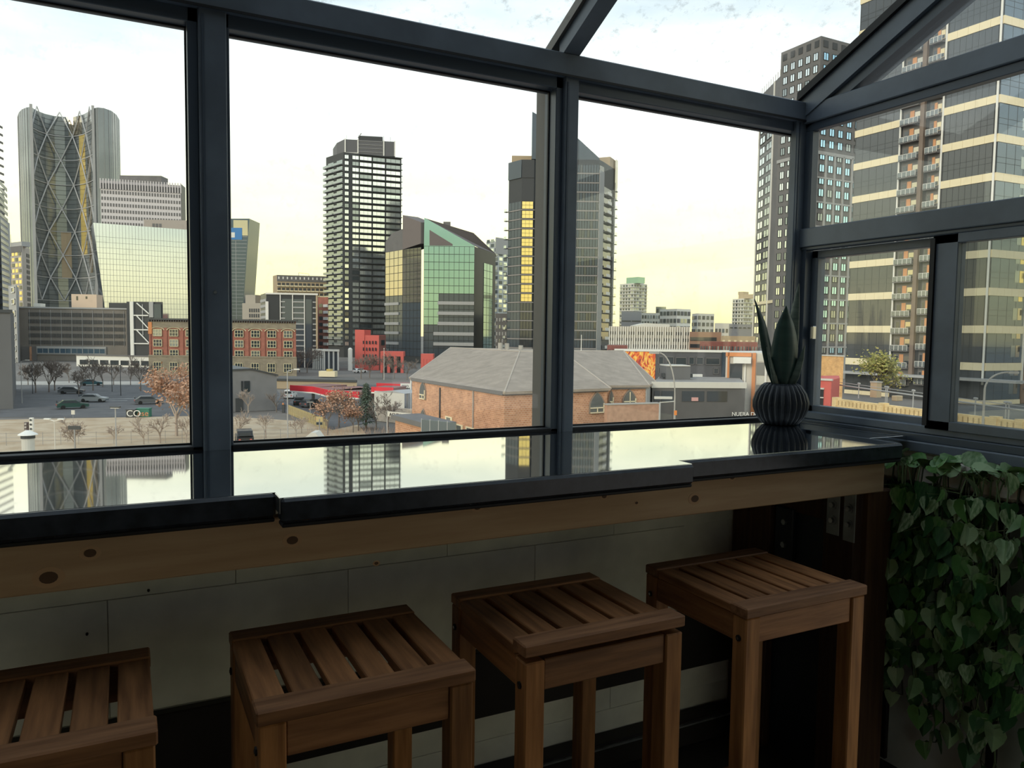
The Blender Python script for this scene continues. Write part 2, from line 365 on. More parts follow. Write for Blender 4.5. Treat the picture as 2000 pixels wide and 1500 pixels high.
for k, (y0, y1, x, mt, lab) in enumerate(((YD-.03, YF-.02, XG+.02, None, 'rear sliding window sash beside the corner'), (YE, YD+.015, XR+.02, M_pane_dull, 'front sliding window sash with dull double glass'))):
    w = sgroup('window_%d' % (6+k), lab, 'window', (x, (y0+y1)/2, zr['lw0']))
    b = MB(); fw = .03 if k == 0 else .085
    for (p, q, r_, s_) in ((y1-fw, y1, zr['lw0']-.03, zr['lw1']+.03), (y0, y0+.04, zr['lw0']-.03, zr['lw1']+.03)): b.bbox(x-.012, x+.03, p, q, r_, s_, M_frame, .002)
    b.bbox(x-.012, x+.03, y0, y1, zr['lw0']-.03, zr['lw0'], M_frame, .002); b.bbox(x-.012, x+.03, y0, y1, zr['lw1'], zr['lw1']+.03, M_frame, .002)
    if k == 1: b.box(x-.02, x-.008, y1-.012, y1+.004, zr['lw0']-.02, zr['lw1']+.02, M_seal)
    if k == 0: b.box(XR+.012, XR+.05, YF-.022, YF+.03, zr['lw0']-.05, zr['mid0']+.02, M_frame_in)
    struct('frame', b, w); xpane(w, y0+.04, y1-fw, zr['lw0'], zr['lw1'], x+.005, mt)
    if k == 0:
        b = MB(); b.bbox(x-.030, x-.012, y1-.035, y1-.02, z_(-.005), z_(.045), M_bolt, .002); struct('latch', b, w, 'small bright metal latch')
# roof: rafters, panes
def rafter(x0, x1, name, lab, hh=.10):
    b = MB(); y1 = RY
    for (a, c, up, dn, m) in ((x0, x1, .03, -.022, M_frame), (x0-.012, x1+.012, .065, .03, M_jamb)):
        y0 = YF+.02 if up < .05 else YG+.07
        b.extr([(a, y0, ROOF(y0)+dn), (a, y0, ROOF(y0)+up), (a, y1, ROOF(y1)+up), (a, y1, ROOF(y1)+dn)], (c-a, 0, 0), m)
    struct(name, b, None, lab, 'rafter')
rafter(-2.07, -2.0, 'trim_11', 'dark sloping rafter far along the glass roof'); rafter(-.95, -.88, 'trim_12', 'dark sloping rafter over the left pane')
rafter(.185, .245, 'trim_13', 'dark sloping rafter above the wide post'); rafter(1.262, 1.322, 'trim_14', 'dark sloping rafter between the two roof panes in view')
b = MB(); y0, y1 = YF+.02, YE
for (a, c, up, dn, m) in ((XR-.005, XR+.10, .0, -.075, M_frame), (XR+.012, XR+.09, -.075, -.115, M_frame_in), (XR-.02, XR+.11, .03, 0, M_seal)):
    b.extr([(a, y0, ROOF(y0)+dn), (a, y0, ROOF(y0)+up), (a, y1, ROOF(y1)+up), (a, y1, ROOF(y1)+dn)], (c-a, 0, 0), m)
struct('trim_15', b, None, 'dark sloping gable rafter rising from the corner post', 'rafter')
for k, (a, c) in enumerate(((-3.05, -2.07), (-2.0, -.95), (-.88, .185), (.245, 1.262), (1.322, XR+.0))):
    b = MB(); t = .005
    b.extr([(a, YG, ROOF(YG)+.03), (c, YG, ROOF(YG)+.03), (c, RY, ROOF(RY)+.03), (a, RY, ROOF(RY)+.03)], (0, 0, t), M_pane_roof)
    struct('window_%d' % (8+k), b, None, ['sloping roof pane at the far left', 'sloping roof pane over the second left bay', 'sloping roof pane over the left window', 'sloping spotted roof pane above the middle window', 'sloping streaked roof pane above the right window'][k], 'window')
b = MB(); ya, yb = 2.02, YE
b.extr([(XG, ya, zr['top1']+.005), (XG, yb, zr['top1']+.005), (XG, yb, ROOF(yb)-.115), (XG, ya, max(ROOF(ya)-.115, zr['top1']+.006))], (.004, 0, 0), M_pane)
struct('window_13', b, None, 'triangular gable pane under the sloping rafter', 'window')
# right wall below the sill and beyond the windows
b = MB(); b.box(2.36, 2.52, RY, 2.36, 0, zr['sill']-.012, M_wall); b.box(2.36, 2.52, -3.4, YE-.0, zr['sill']-.012, 5, M_back)
struct('wall_right', b)
wr = sgroup('trim_16', 'rough pale stone ledge under the right sill', 'ledge', (2.3, 1.5, 1.0))
random.seed(5)
y = YE
while y < 2.1:
    L = random.uniform(.10, .2); b = MB(); h = random.uniform(.0, .012)
    b.bbox(2.285-random.uniform(0, .012), 2.42, y+.003, min(y+L, 2.12)-.003, z_(-.47), z_(-.385)+h-.012, M_stone, .012); struct('stone', b, wr); y += L
# ---------------------------------------------------------------- the bar
bar = thing('bar_counter', 'long glossy black granite bar on a knotty timber apron under the windows', 'bar counter', (.6, 1.85, 0))
for (x0, x1, yf) in ((-3.0, .262, 1.548), (.262, 1.268, 1.492), (1.268, 2.132, 1.545)):
    b = MB(); b.box(x0, x1, yf, YF+.012, CZ-.02, CZ, M_granite); s_ = part('slab', b, bar)
    b = MB(); b.bbox(x0, x1, yf-.012, yf+.03, CZ-.049, CZ-.0005, M_edge, .006); part('nosing', b, s_)
    b = MB(); b.bbox(x0+.002, x1-.002, yf-.006, yf+.03, CZ-.058, CZ-.0495, M_seal, .002); part('front_batten', b, s_)
b = MB(); b.bbox(.2590, .2616, 1.484, 1.534, CZ-.030, CZ+.0015, M_bolt, .0008); part('edge_trim', b, bar, label='bright metal edge strip at the slab joint')
b = MB(); b.bbox(2.1325, XR-.012, 1.66, YF+.01, CZ-.02, CZ-.001, M_granite, .0004); part('corner_slab', b, bar)
b = MB(); b.bbox(-3.0, 2.11, 1.578, 1.616, z_(-.477), CZ-.059, M_apron, .003); ap = part('apron_beam', b, bar, label='pale knotty timber beam')
M_knot = mat('wood_knot', (.10, .055, .03), .7); M_knot2 = mat('wood_knot_ring', (.50, .32, .185), .7)
for kx, ky, kr in ((95, 1128, .013), (176, 1080, .009), (571, 1055, .010), (932, 990, .008), (1357, 974, .011), (1180, 969, .006), (1683, 903, .006), (735, 1100, .004), (1430, 932, .007), (1243, 982, .004)):
    r = ray(kx, ky); v = r*(1.578/r.y); b = MB()
    for rr, dd, mm_ in ((kr*1.5, .0006, M_knot2), (kr*.85, .0012, M_knot)):
        k0 = len(b.v); b.tube((0, 0, 0), (0, -dd, 0), rr, rr, mm_, 14)
        b.v[k0:] = [(v.x+p[0]*1.35, 1.578+p[1], v.z+EYE+p[2]) for p in b.v[k0:]]
    part('knot', b, ap)
for x in (-1.6, -.3, .75, 1.75):
    b = MB(); b.bbox(x-.019, x+.019, 1.617, 2.15, z_(-.47), CZ-.062, M_stud, .002); part('cross_bearer', b, bar)
xs = 2.03
b = MB(); b.bbox(xs, xs+.04, 1.617, 1.735, 0, z_(-.385), M_stud, .003); part('support_stud', b, bar)
b = MB(); b.bbox(xs, xs+.04, 1.965, 2.15, 0, z_(-.385), M_stud, .003); part('support_stud', b, bar)
b = MB(); b.bbox(xs+.02, xs+.055, 1.735, 1.965, z_(-.60), z_(-.385), M_stud, .003); part('header_block', b, bar)
b = MB(); b.bbox(xs+.03, xs+.05, 1.735, 1.965, 0, z_(-.60), M_navy, .003); part('back_panel', b, bar, label='dark navy panel between the studs')
b = MB(); b.bbox(xs+.008, xs+.03, 1.87, 1.95, z_(-.78), z_(-.59), M_navy, .004); sb = part('junction_box', b, bar)
for z in (-.64, -.72):
    b = MB(); b.tube((xs+.009, 1.905, z_(z)), (xs+.0, 1.905, z_(z)), .012, .010, M_steel, 6); part('bolt', b, sb)
b = MB(); b.bbox(2.075, 2.185, 1.60, 1.69, 0, z_(-.478), wood('post_wood', (.075, .034, .022), (.125, .065, .03), 'Z', .6), .006); part('front_post', b, bar)
for (y0, y1, z0) in ((1.671, 1.720, -.632), (1.612, 1.655, -.64), (2.075, 2.11, -.575), (2.02, 2.055, -.59)):
    b = MB(); b.bbox(xs-.004, xs, y0, y1, z_(z0), z_(-.43), M_steel, .001); pl = part('strap_plate', b, bar)
    for z in ((-.535, -.585) if y0 < 2 else (-.545,)):
        b = MB(); ym = (y0+y1)/2; b.tube((xs-.004, ym, z_(z)), (xs-.007, ym, z_(z)), .015, .015, M_steel, 12); b.tube((xs-.007, ym, z_(z)), (xs-.016, ym, z_(z)), .010, .009, M_bolt, 6); part('bolt', b, pl)
# ---------------------------------------------------------------- stools
def make_stool(label, x0, y0, w, d, lift):
    zs = z_(-.64); r = thing('bar_stool', label, 'stool', (x0+w/2, y0+d/2, 0), 'wooden slatted bar stools')
    t = .022; L = .046
    b = MB(); b.bbox(x0-.004, x0+w+.004, y0-.004, y0+.052, zs-t+lift, zs+.004+lift, M_wx, .003); part('front_rail', b, r)
    b = MB(); b.bbox(x0-.002, x0+w+.002, y0+d-.052, y0+d+.002, zs-t, zs+.002, M_wx, .003); part('back_rail', b, r)
    n = 6; sw = (w-.014*(n-1))/n
    for i in range(n):
        b = MB(); a = x0+i*(sw+.014); b.bbox(a, a+sw, y0+.053, y0+d-.053, zs-t, zs-.001, M_wy, .002); part('slat', b, r)
    for (a, c) in ((x0, y0), (x0+w-L, y0), (x0, y0+d-L), (x0+w-L, y0+d-L)):
        b = MB(); b.bbox(a, a+L, c, c+L, 0, zs-t-.001, M_wz, .003); part('leg', b, r)
    for (a, c) in ((y0+.006, y0+.028), (y0+d-.028, y0+d-.006)):
        b = MB(); b.bbox(x0+L+.001, x0+w-L-.001, a, c, zs-t-.066, zs-t-.001, M_wx, .002); part('apron', b, r)
        b = MB(); b.bbox(x0+L+.001, x0+w-L-.001, a, c, .14, .18, M_wx, .002); part('stretcher', b, r)
    for (a, c) in ((x0+.004, x0+.026), (x0+w-.026, x0+w-.004)):
        b = MB(); b.bbox(a, c, y0+L+.001, y0+d-L-.001, zs-t-.066, zs-t-.001, M_wy, .002); part('apron', b, r)
        b = MB(); b.bbox(a, c, y0+L+.001, y0+d-L-.001, .08, .12, M_wy, .002); part('stretcher', b, r)
    for c in (y0+L/2, y0+d-L/2):
        b = MB(); b.tube((x0+.001, c, zs-.075), (x0-.003, c, zs-.075), .008, .008, M_seal, 8); b.tube((x0-.003, c, zs-.075), (x0-.0045, c, zs-.075), .004, .004, M_bolt, 6); part('bolt', b, r)
make_stool('slatted wooden bar stool farthest left, cut by the photo edge', -.362, 1.305, .395, .36, 0)
make_stool('slatted bar stool second from left, with pale wall showing through its slats', .189, 1.292, .393, .388, 0)
make_stool('slatted bar stool third from left, front seat rail raised proud', .708, 1.318, .40, .388, .012)
make_stool('slatted bar stool at the right end beside the dark support post', 1.292, 1.312, .408, .388, 0)
# ---------------------------------------------------------------- potted snake plant
PX, PY = 2.155, 2.055
pot = thing('potted_snake_plant', 'dark green snake plant in a ribbed charcoal round pot on the bar corner', 'potted plant', (PX, PY, CZ))
M_pot = mat('matte_charcoal', (.012, .016, .022), .5, 0, .5)
prof = [(.045, 0), (.062, .004), (.082, .03), (.094, .062), (.095, .085), (.086, .115), (.068, .143), (.056, .152), (.050, .148), (.048, .138)]
b = MB(); b.lathe(prof, M_pot, 208, (PX, PY, CZ), .12, 26); part('pot', b, pot, smooth=True)
b = MB(); b.lathe([(.047, .132), (.03, .139)], mat('potting_soil', (.03, .022, .016), .95), 16, (PX, PY, CZ)); part('soil', b, pot)
M_leaf = mat('snake_leaf', (.010, .030, .026), .42, 0, .5, 0, 7, col2=(.020, .050, .040), stretch=(1, 1, 6))
M_leafb = mat('snake_leaf_back', (.10, .125, .10), .5, 0, .4, 0, 9, col2=(.04, .06, .05), stretch=(1, 1, 6))
rx = Vector((RT.x, RT.y, 0)).normalized(); ry = Vector((-rx.y, rx.x, 0))
def blade(path, widths, m, tw=0, cup=.3):
    b = MB(); n = 12; vs = []
    def lerp(a, t):
        f = t*(len(a)-1); i = min(int(f), len(a)-2); f -= i
        return a[i]*(1-f)+a[i+1]*f
    P = [Vector(p) for p in path]
    for th in (0, .003):
        for i in range(n+1):
            t = i/n; p = lerp(P, t); w = lerp(widths, t)/2
            for s in (-1, -.5, 0, .5, 1):
                q = p+Vector((s*w*math.cos(tw), s*w*math.sin(tw), 0))+Vector((math.sin(tw), -math.cos(tw), 0))*(-cup*w*s*s+th)
                vs.append(Vector((PX, PY, CZ+.135))+rx*q.x+ry*q.y+Vector((0, 0, q.z)))
    N = (n+1)*5
    fs = [(i*5+k, i*5+k+1, i*5+k+6, i*5+k+5) for i in range(n) for k in range(4)]
    fs += [tuple(a+N for a in reversed(f)) for f in fs]
    fs += [(i*5, (i+1)*5, (i+1)*5+N, i*5+N) for i in range(n)]+[(i*5+4, i*5+4+N, (i+1)*5+4+N, (i+1)*5+4) for i in range(n)]
    b.add(vs, fs, m); part('leaf', b, pot, smooth=True)
blade([(0, -.03, 0), (0, -.035, .08), (.002, -.03, .17), (0, -.02, .30)], [.012, .055, .094, .098, .072, .002], M_leaf)
blade([(-.02, .0, 0), (-.045, .01, .12), (-.07, .02, .24), (-.10, .03, .325)], [.02, .05, .05, .042, .018, .002], M_leaf, .5)
blade([(.02, .02, 0), (.04, .03, .15), (.055, .04, .28), (.070, .05, .385)], [.02, .05, .05, .036, .022, .002], M_leafb, -.7)
blade([(-.02, -.02, 0), (-.035, -.03, .05), (-.055, -.03, .11), (-.068, -.03, .15)], [.03, .042, .03, .015, .002], M_leafb, .8)
blade([(.02, -.02, 0), (.035, -.03, .05), (.058, -.03, .11), (.070, -.03, .155)], [.03, .042, .03, .015, .002], M_leafb, -.8)
blade([(.0, .03, 0), (.02, .04, .1), (.03, .045, .2), (.036, .05, .275)], [.02, .06, .06, .04, .002], M_leaf, .2)
# ---------------------------------------------------------------- hanging pothos
random.seed(11)
def potmat(name, c1, c2, c3):
    m = mat(name, c1, .38, 0, .5, 0, 5.5, col2=c2, stretch=(1.6, .5, 1)); n = m.node_tree; b_ = n.nodes['Principled BSDF']
    src = b_.inputs['Base Color'].links[0].from_socket; oi = n.nodes.new('ShaderNodeObjectInfo'); q = n.nodes.new('ShaderNodeMix'); q.data_type = 'RGBA'
    q.inputs[7].default_value = (*c3, 1); hf = n.nodes.new('ShaderNodeMath'); hf.operation = 'MULTIPLY'; hf.inputs[1].default_value = .5; n.links.new(oi.outputs['Random'], hf.inputs[0]); n.links.new(hf.outputs[0], q.inputs[0]); n.links.new(src, q.inputs[6]); n.links.new(q.outputs[2], b_.inputs['Base Color'])
    b_.inputs['Subsurface Weight'].default_value = 0
    return m
LM = [potmat('pothos_green', (.030, .105, .024), (.16, .30, .08), (.06, .18, .04)), potmat('pothos_variegated', (.05, .15, .04), (.52, .62, .40), (.14, .28, .08)), potmat('pothos_dark', (.014, .06, .022), (.05, .14, .045), (.03, .095, .03))]
def leafmesh(m, name):
    out = [(0, 0), (-.20, -.10), (-.40, .02), (-.46, .25), (-.36, .55), (-.16, .85), (0, 1.05), (.16, .85), (.36, .55), (.46, .25), (.40, .02), (.20, -.10)]
    vs = [(x, y, -.35*abs(x)*-1-.25*(y-.4)**2) for x, y in out]+[(0, .3, -.03), (0, .6, -.05)]
    b = MB(); n = 12
    fs = [(i, i+1, 12) for i in range(0, 4)]+[(4, 5, 13), (5, 6, 13), (6, 7, 13), (7, 8, 13), (4, 13, 12), (8, 12, 13)]+[(i, i+1, 12) for i in range(8, 11)]+[(11, 0, 12)]
    b.add(vs, fs, m); return b.mesh(name, True)
LMESH = [leafmesh(m, 'leaf') for m in LM]
M_stem = mat('pothos_stem', (.16, .22, .10), .6); M_stemd = mat('pothos_stem_dark', (.05, .06, .03), .6)
vine = thing('hanging_pothos', 'trailing variegated pothos hanging down the wall right of the bar', 'hanging plant', (2.27, 1.35, z_(-.42)))
vine2 = []
sm = MB(); allL = []
def place_leaf(p, size, k, ez, tilt, roll):
    mx_ = Matrix.Rotation(ez, 4, 'Z') @ Matrix.Rotation(tilt, 4, 'X') @ Matrix.Rotation(roll, 4, 'Y')
    allL.append((p, size, k, mx_))
def tendril(p, m):
    d = Vector((random.uniform(-.05, -.01), random.uniform(-.04, .04), random.uniform(-.02, .01))); q = p+d
    sm.tube(p, q, .0016, .0012, m, 3); return q
for i in range(46):
    y = random.uniform(1.02, 1.66); x = 2.275-random.uniform(0, .06); top = z_(-.40); L = random.uniform(.35, 1.0)*(1.0 if y < 1.5 else .75)
    p = Vector((x, y, top)); z = top
    while z > top-L and z > .12:
        q = Vector((min(2.33, max(2.12, p.x+random.uniform(-.018, .016))), p.y+random.uniform(-.02, .02), z-random.uniform(.05, .09)))
        m_ = random.choice((M_stem, M_stemd)); sm.tube(p, q, .0022, .0022, m_, 4)
        for _ in range(random.choice((1, 1, 2))):
            e = tendril(q, m_)
            # leaf tips hang down and face into the room
            place_leaf(e, random.uniform(.040, .068), random.choice((0, 0, 1, 2, 1, 2)), random.uniform(math.radians(-75), math.radians(35))-math.radians(60), math.radians(random.uniform(-115, -65)), random.uniform(-.6, .6))
        p = q; z = q.z
for i in range(54):
    y = random.uniform(1.02, 1.64); p = Vector((random.uniform(2.2, 2.3), y, z_(-.415))); q = p+Vector((random.uniform(-.06, .0), random.uniform(-.03, .03), random.uniform(.005, .05)))
    sm.tube(p, q, .002, .0015, M_stem, 4)
    place_leaf(q, random.uniform(.055, .085), random.choice((0, 1, 1, 0)), random.uniform(-2.6, -.6), math.radians(random.uniform(-70, 40)), random.uniform(-.7, .7))
part('stems', sm, vine, kind='stuff')
allL.sort(key=lambda a: -a[0].z+random.uniform(-.6, .6))
rest = [MB()]
for i, (p, sz, k, mx_) in enumerate(allL):
    if i < 298:
        o = bpy.data.objects.new('leaf', LMESH[k]); C.objects.link(o); o.parent = vine; o.location = p-vine.location
        o.rotation_euler = mx_.to_euler(); o.scale = (sz, sz, sz)
    else:
        me = LMESH[k]; rest[0].add([mx_ @ (v.co*sz)+p for v in me.vertices], [tuple(f.vertices) for f in me.polygons], LM[k])
if rest[0].v: part('small_leaves', rest[0], vine, kind='stuff')
b = MB(); b.bbox(2.28, 2.33, .9, 1.70, z_(-.50), z_(-.475), M_dark, .004); b.bbox(2.285, 2.30, 1.66, 1.70, .05, z_(-.5), M_dark, .003); b.bbox(2.285, 2.30, 1.30, 1.33, .05, z_(-.5), M_dark, .003)
single('plant_trellis', b, 'dark timber trellis holding the trailing pothos', 'trellis')
# ================================================================== the city
M_asph = mat('asphalt', (.125, .125, .13), .9, 0, .3, .15, .35)
M_conc = mat('concrete', (.42, .40, .37), .85, 0, .3, .1, .5)
M_white = mat('white_paint', (.78, .77, .73), .6)
M_cream = mat('cream_band', (.82, .72, .50), .7)
M_dglass = mat('dark_glass', (.035, .045, .052), .06, 0, .6, ior=1.7)
M_sglass = mat('slate_glass', (.085, .105, .125), .09, .2, .5, .12, .05)
M_bright = mat('bright_window', (.78, .84, .84), .07, .85)
M_blue = mat('blue_window', (.45, .70, .85), .07, .85)
M_mid = mat('mid_window', (.34, .38, .38), .08, .7)
M_mull = mat('mullion_grey', (.30, .30, .30), .6)
M_mulld = mat('mullion_dark', (.06, .065, .07), .5)
M_black = mat('charcoal_cladding', (.055, .058, .062), .6)
M_grey = mat('grey_cladding', (.17, .165, .165), .75, 0, .3, .08, .3)
M_lgrey = mat('light_grey', (.40, .40, .40), .7)
M_roof = mat('flat_roof', (.30, .28, .26), .9, 0, .2, .1, .3)
M_tan = mat('tan_panel', (.47, .37, .25), .8)
M_gold = mat('gold_glass_and_reflection', (.95, .74, .28), .12, .55)  # carries painted sky reflections on two towers, also plain gold parts
M_green = mat('green_glass', (.25, .40, .40), .05, .85)
M_bronze = mat('bronze_glass_and_reflection', (.50, .45, .36), .05, .85)  # bronze glazing, also painted reflection strips on the diagrid tower
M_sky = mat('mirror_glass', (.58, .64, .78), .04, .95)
M_red = mat('red_panel', (.62, .13, .11), .7)
M_orange = mat('orange_wall', (.62, .25, .10), .7)
M_bk = brickmat('red_brick', (.36, .12, .085), (.30, .095, .07), (.36, .22, .17), 2.2)
M_bko = brickmat('orange_brick', (.60, .31, .18), (.44, .21, .12), (.62, .46, .34), 1.5)
M_bkt = brickmat('tan_stone', (.30, .26, .19), (.26, .22, .17), (.2, .18, .14), 1.2)
M_bkd = brickmat('dark_brick', (.28, .085, .07), (.22, .07, .06), (.26, .15, .13), 2)

# ---- ground
def poly_ground(name, pts, z, m, lab, cat='ground'):
    b = MB(); P = [onZ(p[0], p[1], GND) for p in pts]; b.prism([(p.x, p.y) for p in P], GND-.3, GND+z, m)
    struct(name, b, None, lab, cat)
b = MB(); b.box(-1500, 2500, 6, 2500, GND-1.5, GND-.05, mat('city_ground', (.20, .185, .17), .95, 0, .2, .15, .05)); struct('ground', b)
M_grass = mat('dry_grass', (.44, .33, .22), .95, 0, .1, 0, .35, col2=(.56, .46, .34))
M_dirt = mat('dirt_lot', (.36, .30, .25), .95, 0, .1, .12, .4)
poly_ground('ground_car_park', [(-200, 815), (395, 815), (560, 782), (520, 742), (-200, 746)], .02, M_asph, 'dark asphalt car park left of the grey shed', 'car park')
poly_ground('ground_dry_grass', [(-200, 1010), (640, 1010), (760, 905), (700, 830), (420, 812), (-200, 824)], .03, M_grass, 'strip of dry grass in front of the car park', 'grass')
poly_ground('road', [(540, 800), (650, 840), (840, 800), (830, 752), (560, 752)], .04, M_asph, 'asphalt forecourt under the red canopies', 'road')
poly_ground('sidewalk', [(-200, 752), (330, 752), (330, 745), (-200, 745)], .05, M_conc, 'pale kerb strip behind the car park', 'sidewalk')
for k, (x, y) in enumerate([(238, 779), (222, 783)]):
    p = onG(x, y); b = MB(); b.box(p.x-2.2, p.x+2.2, p.y-.1, p.y+.1, GND+.02, GND+.03, M_white)
    o = single('parking_line', b, ['farther short white painted line near the black lamp posts', 'nearer short white painted line near the black lamp posts'][k], 'road marking', 'car park lines')

# ---- black tower with cream bands (right)
LAB29 = 'tall black glass tower with cream bands and twin balcony stacks'
root, (FL, FR), zt, poly = tower('apartment_tower', LAB29, [(1671, 264), (1951, 193), (2046, 213)], 150, 1, M_black, 30, ztop=EYE+112)
bz = onZ(1951, 193, 0).z
dcor = (FL.B-Vector((0, 0, 0))).length
zband = FL.zz(1948, 193); pit = FL.zz(1948, 193)-FL.zz(1947.5, 268.5)
u1, u2, u3 = FL.ua(1761, 240), FL.ua(1844, 219), FL.ua(1805, 229)
mbp = MB(); mbc = MB(); bandm = []
z = zband
while z > GND+pit: z -= pit
nb = int((EYE+112-z)/pit)
M_dpan = mat('tinted_panel_glass', (.085, .092, .100), .06, .06, .5, .1, .06, ior=1.6)
def panel(name, L, h, m, cols):
    b = MB(); b.box(0, L, -.10, 0, 0, h, m)
    for i in range(1, cols): b.box(L*i/cols-.03, L*i/cols+.03, -.13, 0, 0, h, M_mulld)
    for q in (.33, .52): b.box(0, L, -.13, 0, h*q-.03, h*q+.03, M_mulld)
    return b.mesh(name)
bh_ = 1.55; RA = FR.L
meL = panel('window_panel', u1-.3, pit-bh_-.1, M_dpan, 6); meR = panel('window_panel', FL.L-u2-.9, pit-bh_-.1, M_dpan, 8); meS = panel('window_panel', RA*.72, pit-bh_-.1, mat('blue_panel_glass', (.16, .20, .235), .05, .5, .6, .1, .06), 4)
def bandmesh(L):
    b = MB(); n = max(2, int(L/2.2))
    for i in range(n): b.box(L*i/n+.02, L*(i+1)/n-.02, -.28, 0, 0, bh_, M_cream)
    return b.mesh('cream_band')
bL, bR, bS = bandmesh(u1), bandmesh(FL.L-u2), bandmesh(RA*.74)
for k in range(nb):
    zz = z+k*pit
    FL.inst('band', bL, root, 0, zz-bh_/2); FL.inst('band', bR, root, u2, zz-bh_/2); FR.inst('band', bS, root, 0, zz-bh_/2)
    FL.inst('window_panel', meL, root, .3, zz+bh_/2+.05); FL.inst('window_panel', meR, root, u2+.2, zz+bh_/2+.05); FR.inst('window_panel', meS, root, .25, zz+bh_/2+.05)
b = MB()
for a in (u1-.12, u2-.12, FL.L-.25): FL.box(b, a, a+.34, GND+4, EYE+112, .28, .50, M_white)
FR.box(b, RA*.74, RA*.74+.3, GND+4, EYE+112, .0, .4, M_white); part('white_edge_trim', b, root)
b = MB(); FL.box(b, u3-.45, u3+.45, GND+4, EYE+112, -.1, .75, mat('brown_pier', (.22, .17, .14), .8)); part('centre_pier', b, root)
# balconies
fl = pit/2
def balcony(w, m, left):
    b = MB(); M_bg = mat('balcony_glass', (.20, .22, .23), .1, .3)
    b.box(0, w, -.02, .3, 0, fl, M_grey)
    b.box(w*.37, w*.60, -.06, 0, .1, 2.9, mat('peach_wood', (.66, .33, .17), .7)); b.box(w*.64, w*.97, -.06, 0, .9 if left else .7, 2.5, M_bronze if left else M_cream); b.box(w*.68, w*.93, -.08, 0, .8, 1.5, M_dglass); b.box(w*.1, w*.3, -.06, 0, .1, 2.5, M_dglass)
    b.box(0, w, -1.35, 0, -.22, 0, M_grey)
    n = 4 if left else 3
    for i in range(n):
        a, c = w*i/n+.04, w*(i+1)/n-.04
        b.box(a, c, -1.34, -1.30, .08, 1.1, M_bg)
        for q in (a-.03, c): b.box(q, q+.05, -1.37, -1.28, 0, 1.15, M_white)
    b.box(0, w, -1.37, -1.28, 1.08, 1.16, M_white); b.box(0, .05, -1.35, 0, .08, 1.1, M_bg)
    return b.mesh('balcony')
bl, br_ = balcony(u3-u1-1.0, None, True), balcony(u2-u3-1.7, None, False)
k = 0; zz = z-pit
while zz < EYE+95:
    if zz > GND+3:
        FL.inst('balcony', bl, root, u1+.45, zz-.9); FL.inst('balcony', br_, root, u3+1.3, zz-.5)
    zz += fl
# side-face window strip and the brown balcony block beyond the corner
b = MB()
for i in range(int((EYE+110-GND)/3.79)):
    FR.box(b, RA*.60, RA*.68, GND+2+i*3.79, GND+4.4+i*3.79, .1, .16, M_gold if 4 < i < 14 else M_bronze)
    FR.box(b, RA*.50, RA*.59, GND+2+i*3.79, GND+4.4+i*3.79, .1, .16, M_mid)
part('side_windows', b, root, kind='stuff')
b = MB(); FR.box(b, RA*.76, RA*1.0, GND, EYE+112, -.5, .3, mat('brown_brick_block', (.26, .17, .12), .8)); part('brown_side_bay', b, root)
sb = MB()
for i in range(30):
    FR.box(sb, RA*.78, RA*.98, GND+3+i*3.79, GND+3.2+i*3.79, .3, 1.5, M_grey); FR.box(sb, RA*.78, RA*.98, GND+3.2+i*3.79, GND+4.2+i*3.79, 1.45, 1.5, M_mid)
part('side_balconies', sb, root, kind='stuff')
# entrance canopy and base
b = MB(); FL.box(b, -2, FL.L+8, EYE-8.2, EYE-7.7, 0, 3.5, M_lgrey); part('podium_canopy', b, root)

# ---- grey window-grid tower (right, two heights)
M_gt = mat('grey_tower_cladding', (.185, .18, .18), .75, 0, .3, .06, .2)
root, (F1, F2), zt, poly = tower('grey_tower', 'grey tower with gridded windows and blue reflections on its right face', [(1526, 103), (1604, 70), (1690, 93.5)], 230, 1, M_gt, 25)
dl = (F1.A.x*FW.x+F1.A.y*FW.y)
P = 5.6*.66; rows = int((zt-GND)/P)
def wset(F, n, m1, m2, root, a0, a1, w, h, top):
    me1 = winmesh('window', w, h, M_mulld, m1, 2, 1, .09, .2); me2 = winmesh('window', w, h, M_mulld, m2, 2, 1, .09, .2)
    for j in range(rows):
        for i in range(n):
            zz = top-P*(j+1)+.5
            if zz < GND+4: continue
            F.inst('window', me1 if random.random() < .72 else me2, root, a0+(a1-a0)*i/n+((a1-a0)/n-w)/2, zz, 0)
b = MB()
for F, n in ((F1, 5), (F2, 5)):
    for i in range(n): F.box(b, F.L*(i+.28)/n, F.L*(i+.80)/n, zt-3.0, zt-1.0, 0, .12, M_black)
part('parapet_openings', b, root)
wset(F1, 5, M_bright, M_mid, root, .6, F1.L-.2, F1.L/5*.56, P*.62, zt-3.6)
wset(F2, 5, M_blue, M_mid, root, .5, F2.L-.2, F2.L/5*.56, P*.62, zt-3.6)
b = MB(); zb_ = F2.zz(1640, 305)
for F in (F1, F2): F.box(b, 0, F.L, zb_-.5, zb_+.5, .0, .35, M_lgrey)
for j in range(1, 9): F2.box(b, 0, F2.L, zb_-j*P*2-.25, zb_-j*P*2+.25, .0, .3, M_lgrey)
for i in range(6): F2.box(b, F2.L*i/5-.3 if i else 0, F2.L*i/5+.35, GND, zb_, 0, .35, M_lgrey)
part('pale_grid', b, root)
dW = dl*1.0
zw = W(1526, 147, dl).z
root, fs, zt2, _ = tower('grey_tower_wing', 'narrower grey tower wing with pale fins stepping down on the left', [(1487, 163, dl*1.085), (1526, 147, dl*1.0)], dl, 1, M_gt, 18)
F = fs[0]; b = MB(); P2 = 5.6*.66
for i in range(2):
    me = winmesh('window', F.L*.27, P2*.66, M_mulld, M_mid if i else M_bright, 2, 1, .08, .2)
    for j in range(int((zt2-GND)/P2)-2):
        F.inst('window', me, root, F.L*(.06+.34*i), zt2-3-P2*(j+1), .05)
